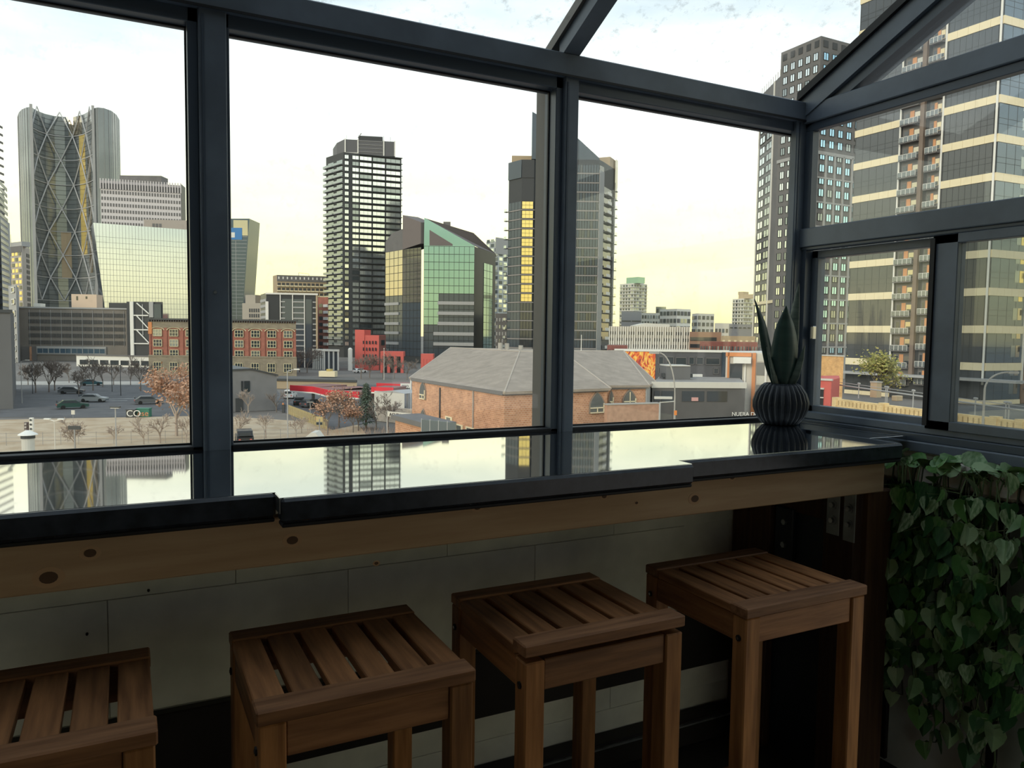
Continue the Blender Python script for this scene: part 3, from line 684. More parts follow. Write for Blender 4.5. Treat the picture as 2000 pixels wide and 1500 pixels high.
for i in range(9): F.box(b, F.L*(i+.3)/9, F.L*(i+.3)/9+.12, zt2, zt2+2.4, -.3, -.1, M_white)
F.box(b, F.L*.70, F.L*.73, GND, zt2, 0, .35, M_white); F.box(b, -.1, .1, GND, zt2, 0, .35, M_white)
zl = F.zz(1500, 590); F.box(b, 0, F.L, zl-.5, zl+.5, .0, .3, M_cream)
part('fins', b, root)

# ---- twin residential tower behind the mullion
root, fs, zt, poly = tower('left_tower_block', 'dark residential tower half hidden by the mullion, with gold sky reflection painted on one bay', [(994, 347, 306), (1019, 362, 300), (1043, 360, 300), (1057, 350, 304), (1068, 342, 308)], 300, 1, M_black, 26, ztop=W(1000, 312, 300).z)
b = MB(); gl = MB(); og = MB(); FP = 3.62; n = int((zt-GND)/FP)
a, c, d, e = fs
for j in range(n-4):
    z0 = GND+j*FP
    for F in fs: F.box(b, 0, F.L, z0, z0+.45, 0, .25, mat('floor_edge', (.30, .28, .27), .7))
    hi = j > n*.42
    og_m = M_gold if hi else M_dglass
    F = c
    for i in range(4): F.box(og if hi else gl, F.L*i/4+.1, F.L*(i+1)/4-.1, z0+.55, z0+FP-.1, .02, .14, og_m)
    F = fs[2]
for F, m, cols in ((fs[0], M_sglass, 4), (fs[3], M_mid, 4)):
    for j in range(n-4):
        for i in range(cols): F.box(gl, F.L*i/cols+.08, F.L*(i+1)/cols-.08, GND+j*FP+.55, GND+(j+1)*FP-.1, .02, .12, m)
part('floor_edges', b, root, kind='stuff'); part('glazing', gl, root, kind='stuff')
gd = MB(); F = fs[1]
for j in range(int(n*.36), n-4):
    pm = winmesh('gold_reflection_pane', F.L*.92, FP-.65, M_mulld, M_gold, 3, 2, .08, .25) if j == int(n*.36) else pm  # gold of the reflected sky is put into the pane colour
    F.inst('gold_reflection_pane', pm, root, F.L*.04, GND+j*FP+.55, .15)
F = fs[2]; bm1 = MB(); bm1.box(0, F.L*.62, -1.2, 0, 0, .25, M_grey); bm1.box(0, F.L*.62, -1.2, -1.1, .25, 1.3, M_cream); bm1.box(0, F.L*.3, -.1, 0, .25, FP-.2, M_dglass); bm1.box(F.L*.3, F.L*.6, -.1, 0, .3, FP-.3, M_bronze); me = bm1.mesh('balcony')
for j in range(int(n*.36), n-4): F.inst('balcony', me, root, .2, GND+j*FP, 0)
bm1 = MB(); bm1.box(0, 1.6, -1.3, 0, 0, .25, M_mulld); bm1.box(0, 1.6, -1.3, -1.25, .25, 1.3, M_bright); me = bm1.mesh('side_balcony')
for j in range(2, n-4): fs[0].inst('side_balcony', me, root, -1.2, GND+j*FP, 0)
b = MB(); zc = zt
v = [W(994, 312, 306), W(1020, 325, 300), W(1043, 325, 300), W(1064, 308, 308)]
for F in (fs[0],): F.box(b, 0, F.L, zt-7, zt-.1, .1, .35, M_sglass)
fs[1].box(b, 0, fs[1].L, zt-7, zt-2.5, -.1, .2, M_black)
fs[1].box(b, -4, fs[1].L+4, zt-.2, zt+3.5, -14, -9, M_tan)
part('crown', b, root)
root, fs, zt, poly = tower('slanted_tower_block', 'blue grey glass tower with a sloping roofline and stepped balconies', [(1071, 305, 310), (1128, 305, 300), (1171, 309, 300), (1180, 311, 304), (1203, 316, 318)], 300, 2, M_black, 26, ztop=W(1171, 312, 300).z)
b = MB(); gl = MB(); n = int((zt-GND)/FP)
F = fs[1]
zp = F.zz(1128, 270)
sl = MB(); aw = -F.n*20; sl.extr([F.p(-18, zt), F.p(F.L, zt), F.p(F.L, zt+.6), F.p(0, zp), F.p(-18, zp+10)], aw, M_sglass); part('sloping_crown', sl, root)
for F, cols, m in ((fs[1], 8, M_sglass), (fs[2], 1, M_lgrey)):
    for j in range(n):
        z0 = GND+j*FP; F.box(b, 0, F.L, z0, z0+.5, 0, .25, mat('floor_edge', (.30, .28, .27), .7))
        for i in range(cols): F.box(gl, F.L*i/cols+.12, F.L*(i+1)/cols-.12, z0+.6, z0+FP-.05, .02, .14, m if random.random() < .8 else M_dglass)
part('floor_edges', b, root, kind='stuff'); part('glazing', gl, root, kind='stuff')
b = MB(); fs[2].box(b, 0, fs[2].L, GND, zt-4, .1, .3, M_lgrey); part('white_pier', b, root)
F = fs[3]; bm1 = MB(); w = F.L*.62; bm1.box(0, w, -1.6, 0, 0, .3, M_grey); bm1.box(w*.1, w*.6, -1.6, -1.5, .3, 1.5, M_white); bm1.box(0, w, -.1, 0, .3, FP-.2, M_dglass); me = bm1.mesh('balcony')
bm1 = MB(); bm1.box(0, 1.9, -1.2, 0, 0, .2, M_mulld); bm1.box(0, 1.9, -1.2, -1.1, .2, 1.4, M_bright); bm1.box(0, .25, -.6, 0, 0, FP, M_white); me2 = bm1.mesh('edge_balcony')
for j in range(2, n-2): F.inst('balcony', me, root, .4, GND+j*FP, 0)
for j in range(2, n-1): F.inst('edge_balcony', me2, root, F.L-1.8, GND+j*FP, 0)
b = MB(); F.box(b, F.L*.55, F.L*1.05, zt, zt+4.0, -6, -.3, M_tan); F.box(b, F.L*.86, F.L*1.08, zt-12, zt+4, -.3, .5, M_bronze); part('roof_screen', b, root)

# ---- green glass office block
root, fs, zt, poly = tower('green_office_block', 'green mirrored office block with a sloping roof and stepped wings', [(828, 478, 322), (927, 485, 322), (968, 503, 350)], 322, 0, M_mulld, 22, ztop=W(880, 481, 322).z)
F, Fs = fs
zpk = F.zz(829, 425)
b = MB(); back = -F.n*24
b.extr([F.p(0, zt), F.p(F.L, zt), F.p(F.L, zt+.3), F.p(.1, zpk)], -F.n*1.2, M_green); part('gable_glass', b, root)
b = MB(); tri = [F.p(F.ua(839, 479), zt+.2, .05), F.p(F.ua(884, 479), zt+.2, .05), F.p(F.ua(884, 479), zt+.9, .05), F.p(F.ua(839, 449), F.zz(839, 449), .05)]
b.extr(tri, F.n*.1, mat('brown_grey_panel', (.18, .155, .15), .8)); part('triangular_recess', b, root)
b = MB(); A_, B_ = F.p(.1, zpk, -1.2), F.p(F.L, zt+.3, -1.2); Cp = Fs.p(Fs.L, Fs.z1); pk2 = W(925, 455, 340)
b.add([A_, B_, Cp, pk2, A_-F.n*14, Cp-F.n*14], [(0, 1, 2, 3), (0, 3, 4), (2, 5, 3), (3, 5, 4)], mat('slate_roof', (.20, .175, .17), .8)); part('sloping_roof', b, root)
b = MB(); b.prism([tuple(W(866, 430, 338)[:2]), tuple(W(880, 430, 338)[:2]), tuple(W(880, 430, 344)[:2]), tuple(W(866, 430, 344)[:2])], zt, W(870, 433, 338).z, M_grey); part('roof_plant', b, root)
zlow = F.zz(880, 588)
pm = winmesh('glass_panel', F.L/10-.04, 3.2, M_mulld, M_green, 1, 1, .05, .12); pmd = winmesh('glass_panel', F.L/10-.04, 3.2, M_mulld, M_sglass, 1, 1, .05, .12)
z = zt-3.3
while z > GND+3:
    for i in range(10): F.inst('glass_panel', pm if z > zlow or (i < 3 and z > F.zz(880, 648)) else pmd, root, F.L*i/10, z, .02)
    z -= 3.3
b = MB()
for y in (592, 612, 632, 652, 672): zz = F.zz(880, y); F.box(b, F.L*(.28 if y < 640 else .2), F.L, zz-.7, zz+.7, .02, .5, M_lgrey)
part('ledge', b, root)  # grey projecting bands across the lower front
b = MB(); a0, a1 = Fs.L*.42, Fs.L*.86; pz = Fs.zz(955, 516)
z = pz-3.2; pg = winmesh('side_panel', a1-a0, 3.2, M_mulld, M_green, 3, 1, .05, .12)
while z > GND+3: Fs.inst('side_panel', pg, root, a0, z, .02); z -= 3.25
root, fs, zt, poly = tower('green_office_wing', 'bronze tinted glass wing left of the green office block', [(753, 472, 345), (787, 470, 332), (823, 480, 322)], 332, 1, M_mulld, 22, ztop=W(787, 487, 332).z)
b = MB(); A_ = fs[1]
b.extr([A_.p(-.2, zt), A_.p(A_.L-.4, zt+1.5), A_.p(A_.L-.4, A_.zz(823, 434)), A_.p(-.2, A_.zz(787, 420))], -A_.n*8, mat('brown_grey_panel', (.18, .155, .15), .8)); part('stair_tower', b, root)
b = MB(); A0 = fs[0]
b.extr([A0.p(0, zt), A0.p(A0.L, zt), A0.p(A0.L, A0.zz(787, 447)), A0.p(A0.L*.4, A0.zz(767, 455)), A0.p(0, A0.zz(753, 472))], -A0.n*6, M_grey); part('dark_gable', b, root)
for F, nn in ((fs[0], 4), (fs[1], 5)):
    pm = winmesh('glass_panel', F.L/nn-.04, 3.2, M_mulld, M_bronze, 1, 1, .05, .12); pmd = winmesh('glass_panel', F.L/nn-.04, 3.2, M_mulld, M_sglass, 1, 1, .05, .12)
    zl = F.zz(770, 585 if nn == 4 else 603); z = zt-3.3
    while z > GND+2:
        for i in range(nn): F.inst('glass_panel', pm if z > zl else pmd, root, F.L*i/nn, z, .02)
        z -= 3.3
b = MB()
for y in (594, 613, 632, 650, 670): zz = fs[0].zz(760, y); fs[0].box(b, 0, fs[0].L*.8, zz-.6, zz+.6, .02, .5, M_lgrey)
part('ledge', b, root)

# ---- dark residential tower with white windows
root, fs, zt, poly = tower('dark_apartment_tower', 'tall charcoal apartment tower with rows of pale windows and edge balconies', [(637, 308), (671, 297), (784, 308)], 384, 1, M_black, 26)
Fa, Fb = fs; FP = (zt-GND)/34.
ux = [Fb.ua(x, 300) for x in (673, 681, 688, 701, 702.5, 726, 728, 752, 754, 782)]
mes = []
for k in range(5):
    w = ux[2*k+1]-ux[2*k]; nn = 2 if k < 2 else 3
    mes.append([winmesh('window', w, FP*.66, M_mulld, m, nn, 1, .10, .2) for m in (M_bright, M_bright, M_mid, M_dglass)])
for j in range(2, 34):
    for k in range(5):
        m = random.choice((0, 0, 1, 1, 2, 3) if j < 16 else (0, 1, 1, 1, 2))
        Fb.inst('window', mes[k][m], root, ux[2*k], GND+FP*(j-.05), .02)
b = MB()
for j in range(2, 35): Fb.box(b, ux[4]-.2, Fb.L+.4, GND+FP*j-.55, GND+FP*j-.25, 0, .9, M_mulld)
part('floor_ledges', b, root, kind='stuff')
bm1 = MB(); w = Fa.L*.40; bm1.box(0, w, -1.5, 0, 0, .25, M_lgrey); bm1.box(0, w, -1.5, -1.42, .25, 1.25, M_mid); bm1.box(w*.1, w*.9, -.08, 0, .2, FP-.5, M_mid); me = bm1.mesh('balcony')
bm1 = MB(); bm1.box(0, 2.4, -1.2, 1.0, 0, .25, M_lgrey); bm1.box(0, 2.4, -1.2, -1.1, .25, 1.25, M_mid); me2 = bm1.mesh('corner_balcony')
for j in range(2, 33):
    Fa.inst('balcony', me, root, Fa.L*.08, GND+FP*j, 0); Fa.inst('balcony', me, root, Fa.L*.58, GND+FP*j, 0); Fa.inst('corner_balcony', me2, root, -1.3, GND+FP*j, 0)
b = MB()
pa, pb, pc = XY(W(658, 290, 396)), XY(W(673, 285, 388)), XY(W(772, 290, 392))
z1, z0 = W(673, 272, 388).z, zt
q = [pa, pb, pc, pc+Fb.n*-14, pa+Fb.n*-14]
b.prism(q, z0, z1, mat('louvre_grey', (.12, .12, .13), .6)); pb2 = part('penthouse', b, root)
Fp = Face(pb, pc, z0, z1); b = MB()
for a in (0, .25, .76, .98): Fp.box(b, Fp.L*a, Fp.L*a+.6, z0, z1+.3, .02, .4, M_white)
Fp.box(b, 0, Fp.L*.25, z0, z0+.9, .02, .4, M_white); part('white_fins', b, root)
b = MB(); Fp.box(b, Fp.L*.27, Fp.L*.75, z1, z1+2.2, -8, -.2, M_black)
for j in range(4): Fp.box(b, Fp.L*.27, Fp.L*.75, z0+1.5+j*1.8, z0+1.65+j*1.8, .02, .2, M_lgrey)
part('roof_screen', b, root)
b = MB(); b.tube(Fp.p(1, z1), Fp.p(1, z1+2.2), .08, .08, M_mull, 5); b.tube(Fp.p(Fp.L*.77, z1), Fp.p(Fp.L*.77, z1+2.6), .08, .08, M_mull, 5); b.tube(Fp.p(Fp.L*.9, z1), Fp.p(Fp.L*.9, z1+2.3), .08, .08, M_mull, 5)
b.tube(Fp.p(Fp.L*.26, z1+1), Fp.p(Fp.L*.33, z1+3.4), .2, .25, M_lgrey, 6); part('antenna', b, root)
# ---------------------------------------------------------------- left half of the skyline
# curved diagrid tower
D0 = 700
base = XY(W(140, 400, D0)); root = thing('diagrid_tower', 'tall concave glass tower wrapped in a pale diagonal lattice', 'building', (base.x, base.y, GND))
zt = W(65, 211, 690).z
left = [(37, 722), (40, 708), (46, 698), (55, 692), (64, 690)]; front = [(64, 690), (76, 702), (90, 711), (108, 718), (128, 721), (148, 720), (165, 712), (176, 702), (184, 692)]; right = [(184, 692), (194, 689), (206, 691), (220, 699), (230, 712), (235, 728)]
ptsF = lambda L: [XY(W(x, 330, d)) for x, d in L]
lf, ff, rf = ptsF(left), ptsF(front), ptsF(right)
b = MB(); allp = lf+ff[1:]+rf[1:]; awv = (allp[8]).normalized()*40
b.prism(allp+[allp[-1]+awv, allp[0]+awv], GND, zt, mat('tower_glass', (.24, .265, .275), .14, .3, .5, .2, .03), M_grey); part('glass_walls', b, root)
def polyat(P, u):
    L = [(P[i+1]-P[i]).length for i in range(len(P)-1)]; t = u*sum(L)
    for i, l in enumerate(L):
        if t <= l or i == len(L)-1: return P[i]+(P[i+1]-P[i])*(t/l)
        t -= l
M_brace = mat('brace_paint', (.55, .55, .56), .5)
cdir = Vector((-ff[4].x, -ff[4].y, 0)).normalized()
zlev = [W(100, y, 712).z for y in (586, 541, 496, 450, 405, 358, 310, 263, 217)]
N = 4
for k in range(8):
    for i in range(N+1):
        o = 0 if k % 2 else .5
        u0 = (i+o-.0)/N
        for s in (-.5, .5):
            u1 = u0+s/N
            if u0 < -.01 or u0 > 1.01 or u1 < -.01 or u1 > 1.01: continue
            p, q = polyat(ff, min(1, max(0, u0)))+cdir*1.2, polyat(ff, min(1, max(0, u1)))+cdir*1.2
            b = MB(); b.tube((p.x, p.y, zlev[k]), (q.x, q.y, zlev[k+1]), .62, .62, M_brace, 4); part('brace', b, root)
    b = MB()
    for j in range(16):
        p, q = polyat(ff, j/16)+cdir*.8, polyat(ff, (j+1)/16)+cdir*.8; b.tube((p.x, p.y, zlev[k]), (q.x, q.y, zlev[k]), .42, .42, M_brace, 4)
    part('ring_beam', b, root)
b = MB()
for P in (ff[0], ff[-1]): b.box(P.x-1.1, P.x+1.1, P.y-2.5, P.y-.6, GND, zt+2, M_lgrey)
part('corner_fin', b, root)
b = MB()
for P in (lf, rf):
    for j in range(10):
        p = polyat(P, j/9)+cdir*.25; b.tube((p.x, p.y, GND), (p.x, p.y, zt), .22, .22, M_mull if j % 3 else M_lgrey, 4)
for j in range(48):
    z = GND+6+j*(zt-GND-6)/48
    for i in range(12):
        p, q = polyat(ff, i/12)+cdir*.2, polyat(ff, (i+1)/12)+cdir*.2; b.tube((p.x, p.y, z), (q.x, q.y, z), .12, .12, M_mulld, 3)
part('fine_mullions', b, root, kind='stuff')
b = MB()                                                   # sky reflection painted as gold, bronze and tan strips on the glass
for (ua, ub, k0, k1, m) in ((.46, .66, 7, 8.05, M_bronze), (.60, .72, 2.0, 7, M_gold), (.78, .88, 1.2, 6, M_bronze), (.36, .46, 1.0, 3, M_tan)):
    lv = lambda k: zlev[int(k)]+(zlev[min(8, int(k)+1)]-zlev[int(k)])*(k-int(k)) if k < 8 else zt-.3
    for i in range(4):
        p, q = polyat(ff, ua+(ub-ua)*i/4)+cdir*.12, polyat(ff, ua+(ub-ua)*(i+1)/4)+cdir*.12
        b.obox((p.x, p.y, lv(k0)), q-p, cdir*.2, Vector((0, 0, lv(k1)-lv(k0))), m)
part('reflection_bay', b, root, label='gold sky reflection painted on the glass')

# white slab with a checker of small windows
root, fs, zt, poly = tower('checker_slab', 'broad white office slab with a fine checker of grey windows', [(196, 352, 598), (353, 365, 615), (361, 366, 630)], 598, 0, mat('white_panel', (.66, .62, .63), .8), 26)
F = fs[0]; b = MB(); nc, nr = 29, 20; rp = 12.1/1492*600
for j in range(nr):
    for i in range(nc):
        z0 = zt-6.5-rp*(j+.75)
        F.box(b, F.L*(i+.22)/nc, F.L*(i+.78)/nc, z0, z0+rp*.52, 0, .15, M_grey)
for i in range(nc+1): F.box(b, F.L*i/nc-.35, F.L*i/nc+.35, zt-6.5, zt+1.5, 0, .9, mat('white_panel', (.66, .62, .63), .8))
F.box(b, 0, F.L, zt-6.4, zt-2, .0, .2, M_grey); part('window_grid', b, root, kind='stuff')
b = MB(); fs[1].box(b, 0, fs[1].L, GND, zt+1, 0, .4, M_mulld); part('dark_end_wall', b, root)
b = MB(); A_ = Face(W(234, 350, 612), W(315, 352, 612), zt, W(234, 342.5, 612).z)
A_.box(b, 0, A_.L, zt, A_.z1, -12, 0, M_grey); part('penthouse', b, root)
# grey box behind the mirror building
root, fs, zt, poly = tower('tan_plant_box', 'plain tan box rising just above the mirrored building', [(281, 428.5), (420, 432)], 520, 0, mat('tan_grey', (.42, .37, .33), .85), 20)
b = MB()
for i in range(3): fs[0].box(b, 5.5+i*2.2, 7.2+i*2.2, zt-5, zt-2.6, 0, .1, M_grey)
part('louvres', b, root)
# mirrored trapezoid building
root = thing('mirror_building', 'low mirrored glass building with a slanted left edge reflecting the sky', 'building', (*W(300, 550, 450)[:2], GND))
F = Face(W(182, 500, 450), W(425, 500, 487), GND, 0); b = MB()
q = [F.p(F.ua(182, 435), F.zz(182, 435)), F.p(F.ua(425, 453), F.zz(425, 453)), F.p(F.ua(425, 640), GND), F.p(F.ua(216, 690), GND)]
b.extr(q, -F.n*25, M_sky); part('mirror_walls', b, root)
b = MB(); ztp = F.zz(182, 435)
for i in range(41):
    a = F.L*i/40; x0 = F.L*.005; zhi = ztp+(F.zz(425, 453)-ztp)*a/F.L
    zlo = GND if a > F.ua(216, 690) else ztp-(ztp-GND)*(a/F.ua(216, 690))
    if zhi > zlo: F.box(b, a-.07, a+.07, zlo, zhi, 0, .08, M_mull)
for j in range(22):
    z = GND+j*3.2; a = max(0, (ztp-z)/(ztp-GND)*F.ua(216, 690))
    if z < ztp-2: F.box(b, a, F.L, z-.07, z+.07, 0, .08, M_mull)
part('glazing_bars', b, root, kind='stuff')
# left-edge buildings
root, fs, zt, poly = tower('edge_glass_tower', 'grey glass tower sliver at the far left edge with a chamfered top', [(-60, 352), (8, 379)], 400, 1, M_sglass, 25, ztop=W(8, 379, 400).z)
b = MB()
for j in range(30): fs[0].box(b, 0, fs[0].L, GND+j*4, GND+j*4+1.1, 0, .3, M_grey)
part('floor_bands', b, root, kind='stuff')
root, fs, zt, poly = tower('edge_pale_tower', 'pale grey stepped block beside the left edge tower', [(0, 421), (15, 434), (19, 436)], 380, 1, M_lgrey, 20)
b = MB()
for j in range(26): fs[0].box(b, .3, fs[0].L-.3, GND+5+j*3, GND+6.6+j*3, 0, .2, M_mid)
part('floor_windows', b, root, kind='stuff')
root, fs, zt, poly = tower('tan_tower_block', 'tan concrete block with small windows left of the diagrid tower', [(16, 482, 500), (42, 480, 490), (58, 497, 510)], 490, 1, mat('pale_tan', (.46, .42, .38), .85), 18)
b = MB()
for j in range(20):
    for i in range(4): fs[0].box(b, fs[0].L*(i+.12)/4, fs[0].L*(i+.8)/4, zt-6-j*3.6, zt-3.8-j*3.6, 0, .2, M_gold if (i+j) % 3 else M_dglass)
    fs[1].box(b, fs[1].L*.55, fs[1].L*.95, zt-6-j*3.6, zt-3.8-j*3.6, 0, .2, M_mulld)
fs[0].box(b, 0, fs[0].L, zt-4, zt, 0, .3, M_grey)
part('windows', b, root, kind='stuff')
b = MB(); fs[0].box(b, 1, fs[0].L-2, zt, zt+3, -6, -1, M_lgrey); p = fs[0].p(4, zt); b.tube(p, p+Vector((0, 0, 8)), .15, .1, M_mull, 5); part('roof_plant', b, root)
root, fs, zt, poly = tower('near_grey_wall', 'plain dark grey windowless building at the left edge', [(-90, 607, 118), (20, 606, 121), (27, 606, 150)], 121, 1, mat('dark_render', (.16, .16, .165), .9, 0, .2, .06, .2), 12)
b = MB(); fs[0].box(b, 0, fs[0].L+.3, zt-.4, zt+.1, 0, .25, M_mulld); part('parapet', b, root)
root, fs, zt, poly = tower('framed_window_block', 'narrow grey block with one column of white framed windows', [(16, 553, 290), (31, 556, 280), (36, 556, 300)], 280, 1, M_lgrey, 12)
me = winmesh('window', fs[0].L*.42, 2.1, M_white, M_dglass, 1, 1, .35, .3)
for j in range(7): fs[0].inst('window', me, root, fs[0].L*.45, zt-2.8-j*4.35, .05)
# precast low-rise
M_pre = mat('precast_grey', (.235, .215, .195), .9, 0, .2, .06, .3)
root, fs, zt, poly = tower('precast_lowrise', 'long grey precast low block with slit windows above a glazed podium', [(33, 599, 300), (249, 600, 305)], 300, 0, M_pre, 25)
F = fs[0]; b = MB(); dv = MB()
for j in range(5):
    for i in range(66):
        a = F.L*(.10+.88*i/66); F.box(b, a, a+.32, zt-3.7-j*2.75, zt-2.1-j*2.75, -.02, .12, M_black)
for i in range(10): F.box(dv, F.L*(.11+.095*i)-.06, F.L*(.11+.095*i)+.06, zt-15.2, zt-1, 0, .18, M_lgrey)
part('slit_windows', b, root, kind='stuff'); part('panel_joints', dv, root)
b = MB(); F.box(b, 0, F.L, zt-.5, zt+.1, 0, .4, M_lgrey); F.box(b, F.L*.17, F.L*.8, zt-18.6, zt-15.4, .05, .5, M_lgrey); part('podium_fascia', b, root)
me = winmesh('podium_window', F.L*.103, 2.1, M_lgrey, mat('podium_glass', (.10, .16, .22), .08, .4), 2, 1, .15, .2)
for i in range(6): F.inst('podium_window', me, root, F.L*(.175+.103*i), zt-18.2, .5)
b = MB(); F.box(b, F.L*.03, F.L*.17, GND, zt-15.6, .0, .3, M_grey); F.box(b, F.L*.11, F.L*.125, GND, zt-15.6, .3, .8, M_bko); part('entrance', b, root)
b = MB(); F.box(b, F.L*.47, F.L*.70, zt, zt+5.4, -8, -2, mat('peach_box', (.72, .56, .43), .8)); F.box(b, F.L*.515, F.L*.53, zt+3, zt+4.6, -2, -1.9, M_dglass); F.box(b, F.L*.60, F.L*.615, zt+3.6, zt+4.6, -2, -1.9, M_dglass); part('peach_rooftop_box', b, root, label='peach rooftop box')
b = MB(); F.box(b, F.L*.14, F.L*.20, zt, zt+1.5, -5, -1, M_white); F.box(b, F.L*.82, F.L*.99, zt, zt+2.2, -6, -1, M_mulld); part('roof_plant', b, root)
# black block with white diagonal bracing
root, fs, zt, poly = tower('braced_block', 'black block with white diagonal braces beside the brick warehouse', [(247, 589, 292), (256, 589, 290), (318, 590, 290)], 290, 1, M_black, 15)
F = fs[1]; xs_ = [F.ua(x, 640) for x in (257, 294, 300, 316)]
b = MB(); F.box(b, xs_[0]-.3, xs_[0]+1.0, GND, zt, 0, .6, M_white); part('white_column', b, root)
for y0, y1 in ((592, 613), (617, 643), (645, 670)):
    b = MB(); p, q = F.p(F.ua(268, y0), F.zz(268, y0), .4), F.p(F.ua(292, y1), F.zz(292, y1), .4); b.tube(p, q, .28, .28, M_white, 4); part('brace', b, root)
for y in (616, 644, 671):
    b = MB(); F.box(b, xs_[0]+1, F.ua(291, 640), F.zz(270, y)-.22, F.zz(270, y)+.22, 0, .5, M_white); part('beam', b, root)
b = MB(); F.box(b, xs_[1]-.2, xs_[2]+.2, F.zz(297, 620), zt, 0, .6, M_lgrey); F.box(b, xs_[2]+.4, xs_[3], F.zz(297, 622), zt-.8, 0, .4, M_sglass); F.box(b, F.ua(278, 600), F.ua(278, 600)+.3, F.zz(278, 655), zt-1, 0, .3, M_lgrey); part('side_panel', b, root)
# brick warehouse
root, fs, zt, poly = tower('brick_warehouse', 'red brick warehouse with arched top windows and a dark cornice', [(291, 622, 218), (578, 627, 218)], 218, 0, M_bk, 25, zb=GND)
F = fs[0]; H = zt-GND; b = MB(); zs = F.zz(500, 697)
F.box(b, -.2, F.L+.2, GND, zs, 0, .25, M_bkt); F.box(b, -.2, F.L+.2, zs-.25, zs+.2, .25, .4, M_bkt); part('stone_base', b, root)
b = MB(); F.box(b, -.2, F.L+.5, zt-.35, zt+.1, 0, .7, M_mulld)
for i in range(60): F.box(b, F.L*i/60, F.L*(i+.5)/60, zt-.8, zt-.35, 0, .5, M_mulld)
part('cornice', b, root)
b = MB(); F.box(b, 0, F.L, zt-2.6, zt-.8, 0, .12, M_bkt); part('frieze', b, root)
b = MB(); F.box(b, -.15, .9, zt-4.4, zt-1, .1, .35, M_orange); part('corner_quoin', b, root)
bay = F.L/9; wy = [(652, 15), (672, 15), (692, 14)]
M_cf = mat('cream_frame', (.60, .54, .36), .7)
for i in range(9):
    b = MB(); F.box(b, bay*i-.45 if i else 0, bay*i+.5, zs, zt-2.6, 0, .22, M_bk); part('pilaster', b, root)
    for k, (y, h) in enumerate(wy):
        ww, hh = bay*.55, 2.1; me = winmesh('window', ww, hh, M_cf, M_dglass if (i*3+k) % 4 else M_mid, 3, 2, .17, .16) if (i == 0 or True) else me
        F.inst('window', me, root, bay*i+bay*.22+.12, F.zz(500, y)-hh/2, .12)
    b = MB(); n = 10; cx = bay*(i+.5)+.1; zc = F.zz(500, 647); pts = []
    for s in range(n): pass
    for s in range(n):
        t0, t1 = math.pi*s/n, math.pi*(s+1)/n; R0, R1, ry_ = bay*.44, bay*.38, .55
        pa = [F.p(cx+R*math.cos(t), zc+R*ry_*math.sin(t)*.75, .12) for R, t in ((R0, t0), (R0, t1), (R1, t1), (R1, t0))]
        b.extr(pa, F.n*.2, M_cf)
    part('arch', b, root)
    me = winmesh('ground_window', bay*.5, 2.6, M_cf, M_dglass, 3, 2, .15, .16); F.inst('ground_window', me, root, bay*i+bay*.25, F.zz(500, 716)-1.6, .3)
# white low building
root, fs, zt, poly = tower('white_lowrise', 'long white single storey building with dark windows behind bare trees', [(149, 696, 262), (292, 697, 258)], 258, 1, M_white, 6)
F = fs[0]; b = MB(); me = winmesh('window', 3.0, 1.6, M_mulld, M_dglass, 2, 1, .12, .12)
for i in range(7): F.inst('window', me, root, F.L*(.05+.14*i), zt-3, .05)
F.box(b, 0, F.L, zt, zt+.4, -1, .3, M_grey); part('roof_edge', b, root)
# leaning dark glass tower
root = thing('leaning_glass_tower', 'dark glass tower leaning outward with a blue sign near its top', 'building', (*W(460, 550, 480)[:2], GND))
F = Face(W(425, 520, 480), W(487, 520, 480), GND, 0); b = MB()
q = [F.p(F.ua(428, 427), F.zz(428, 427)), F.p(F.ua(487, 427), F.zz(487, 427)), F.p(F.ua(474, 620), F.zz(474, 620)), F.p(F.ua(472, 690), GND), F.p(F.ua(430, 690), GND)]
b.extr(q, -F.n*20, mat('navy_glass', (.09, .12, .16), .07, .5)); part('glass_walls', b, root)
b = MB()
for j in range(24):
    y = 455+j*7; F.box(b, F.ua(430, y), F.ua(486-(y-427)*.066, y)-.2, F.zz(450, y)-.12, F.zz(450, y)+.12, 0, .1, M_lgrey)
F.box(b, F.ua(461, 560), F.ua(461, 560)+.3, GND, F.zz(461, 470), 0, .15, M_lgrey)
part('floor_lines', b, root, kind='stuff')
b = MB(); F.box(b, F.ua(446, 455), F.ua(473, 455), F.zz(460, 468), F.zz(460, 445), 0, .3, mat('sign_blue', (.05, .22, .52), .5)); F.box(b, F.ua(450, 455), F.ua(459, 455), F.zz(460, 464), F.zz(460, 454), .3, .4, M_white); part('blue_sign', b, root, label='blue sign with white mark')
b = MB(); F.box(b, F.ua(456, 440), F.ua(484, 440), F.zz(470, 460), F.zz(470, 430), -.05, .12, M_bronze); part('crown_glass', b, root)
# beige stepped block
root, fs, zt, poly = tower('beige_stepped_block', 'small beige stepped block right of the leaning tower', [(473, 590, 425), (512, 592, 420)], 420, 1, mat('beige_concrete', (.42, .38, .33), .85), 15)
F = fs[0]; b = MB(); F.box(b, F.L*.1, F.L*.6, zt, zt+4.6, -10, -1, mat('beige_concrete', (.42, .38, .33), .85)); part('upper_step', b, root)
b = MB()
for j in range(5):
    for i in range(5): F.box(b, F.L*(.35+.11*i), F.L*(.42+.11*i), zt-5-j*2.9, zt-3-j*2.9, 0, .12, M_mulld)
part('windows', b, root, kind='stuff')
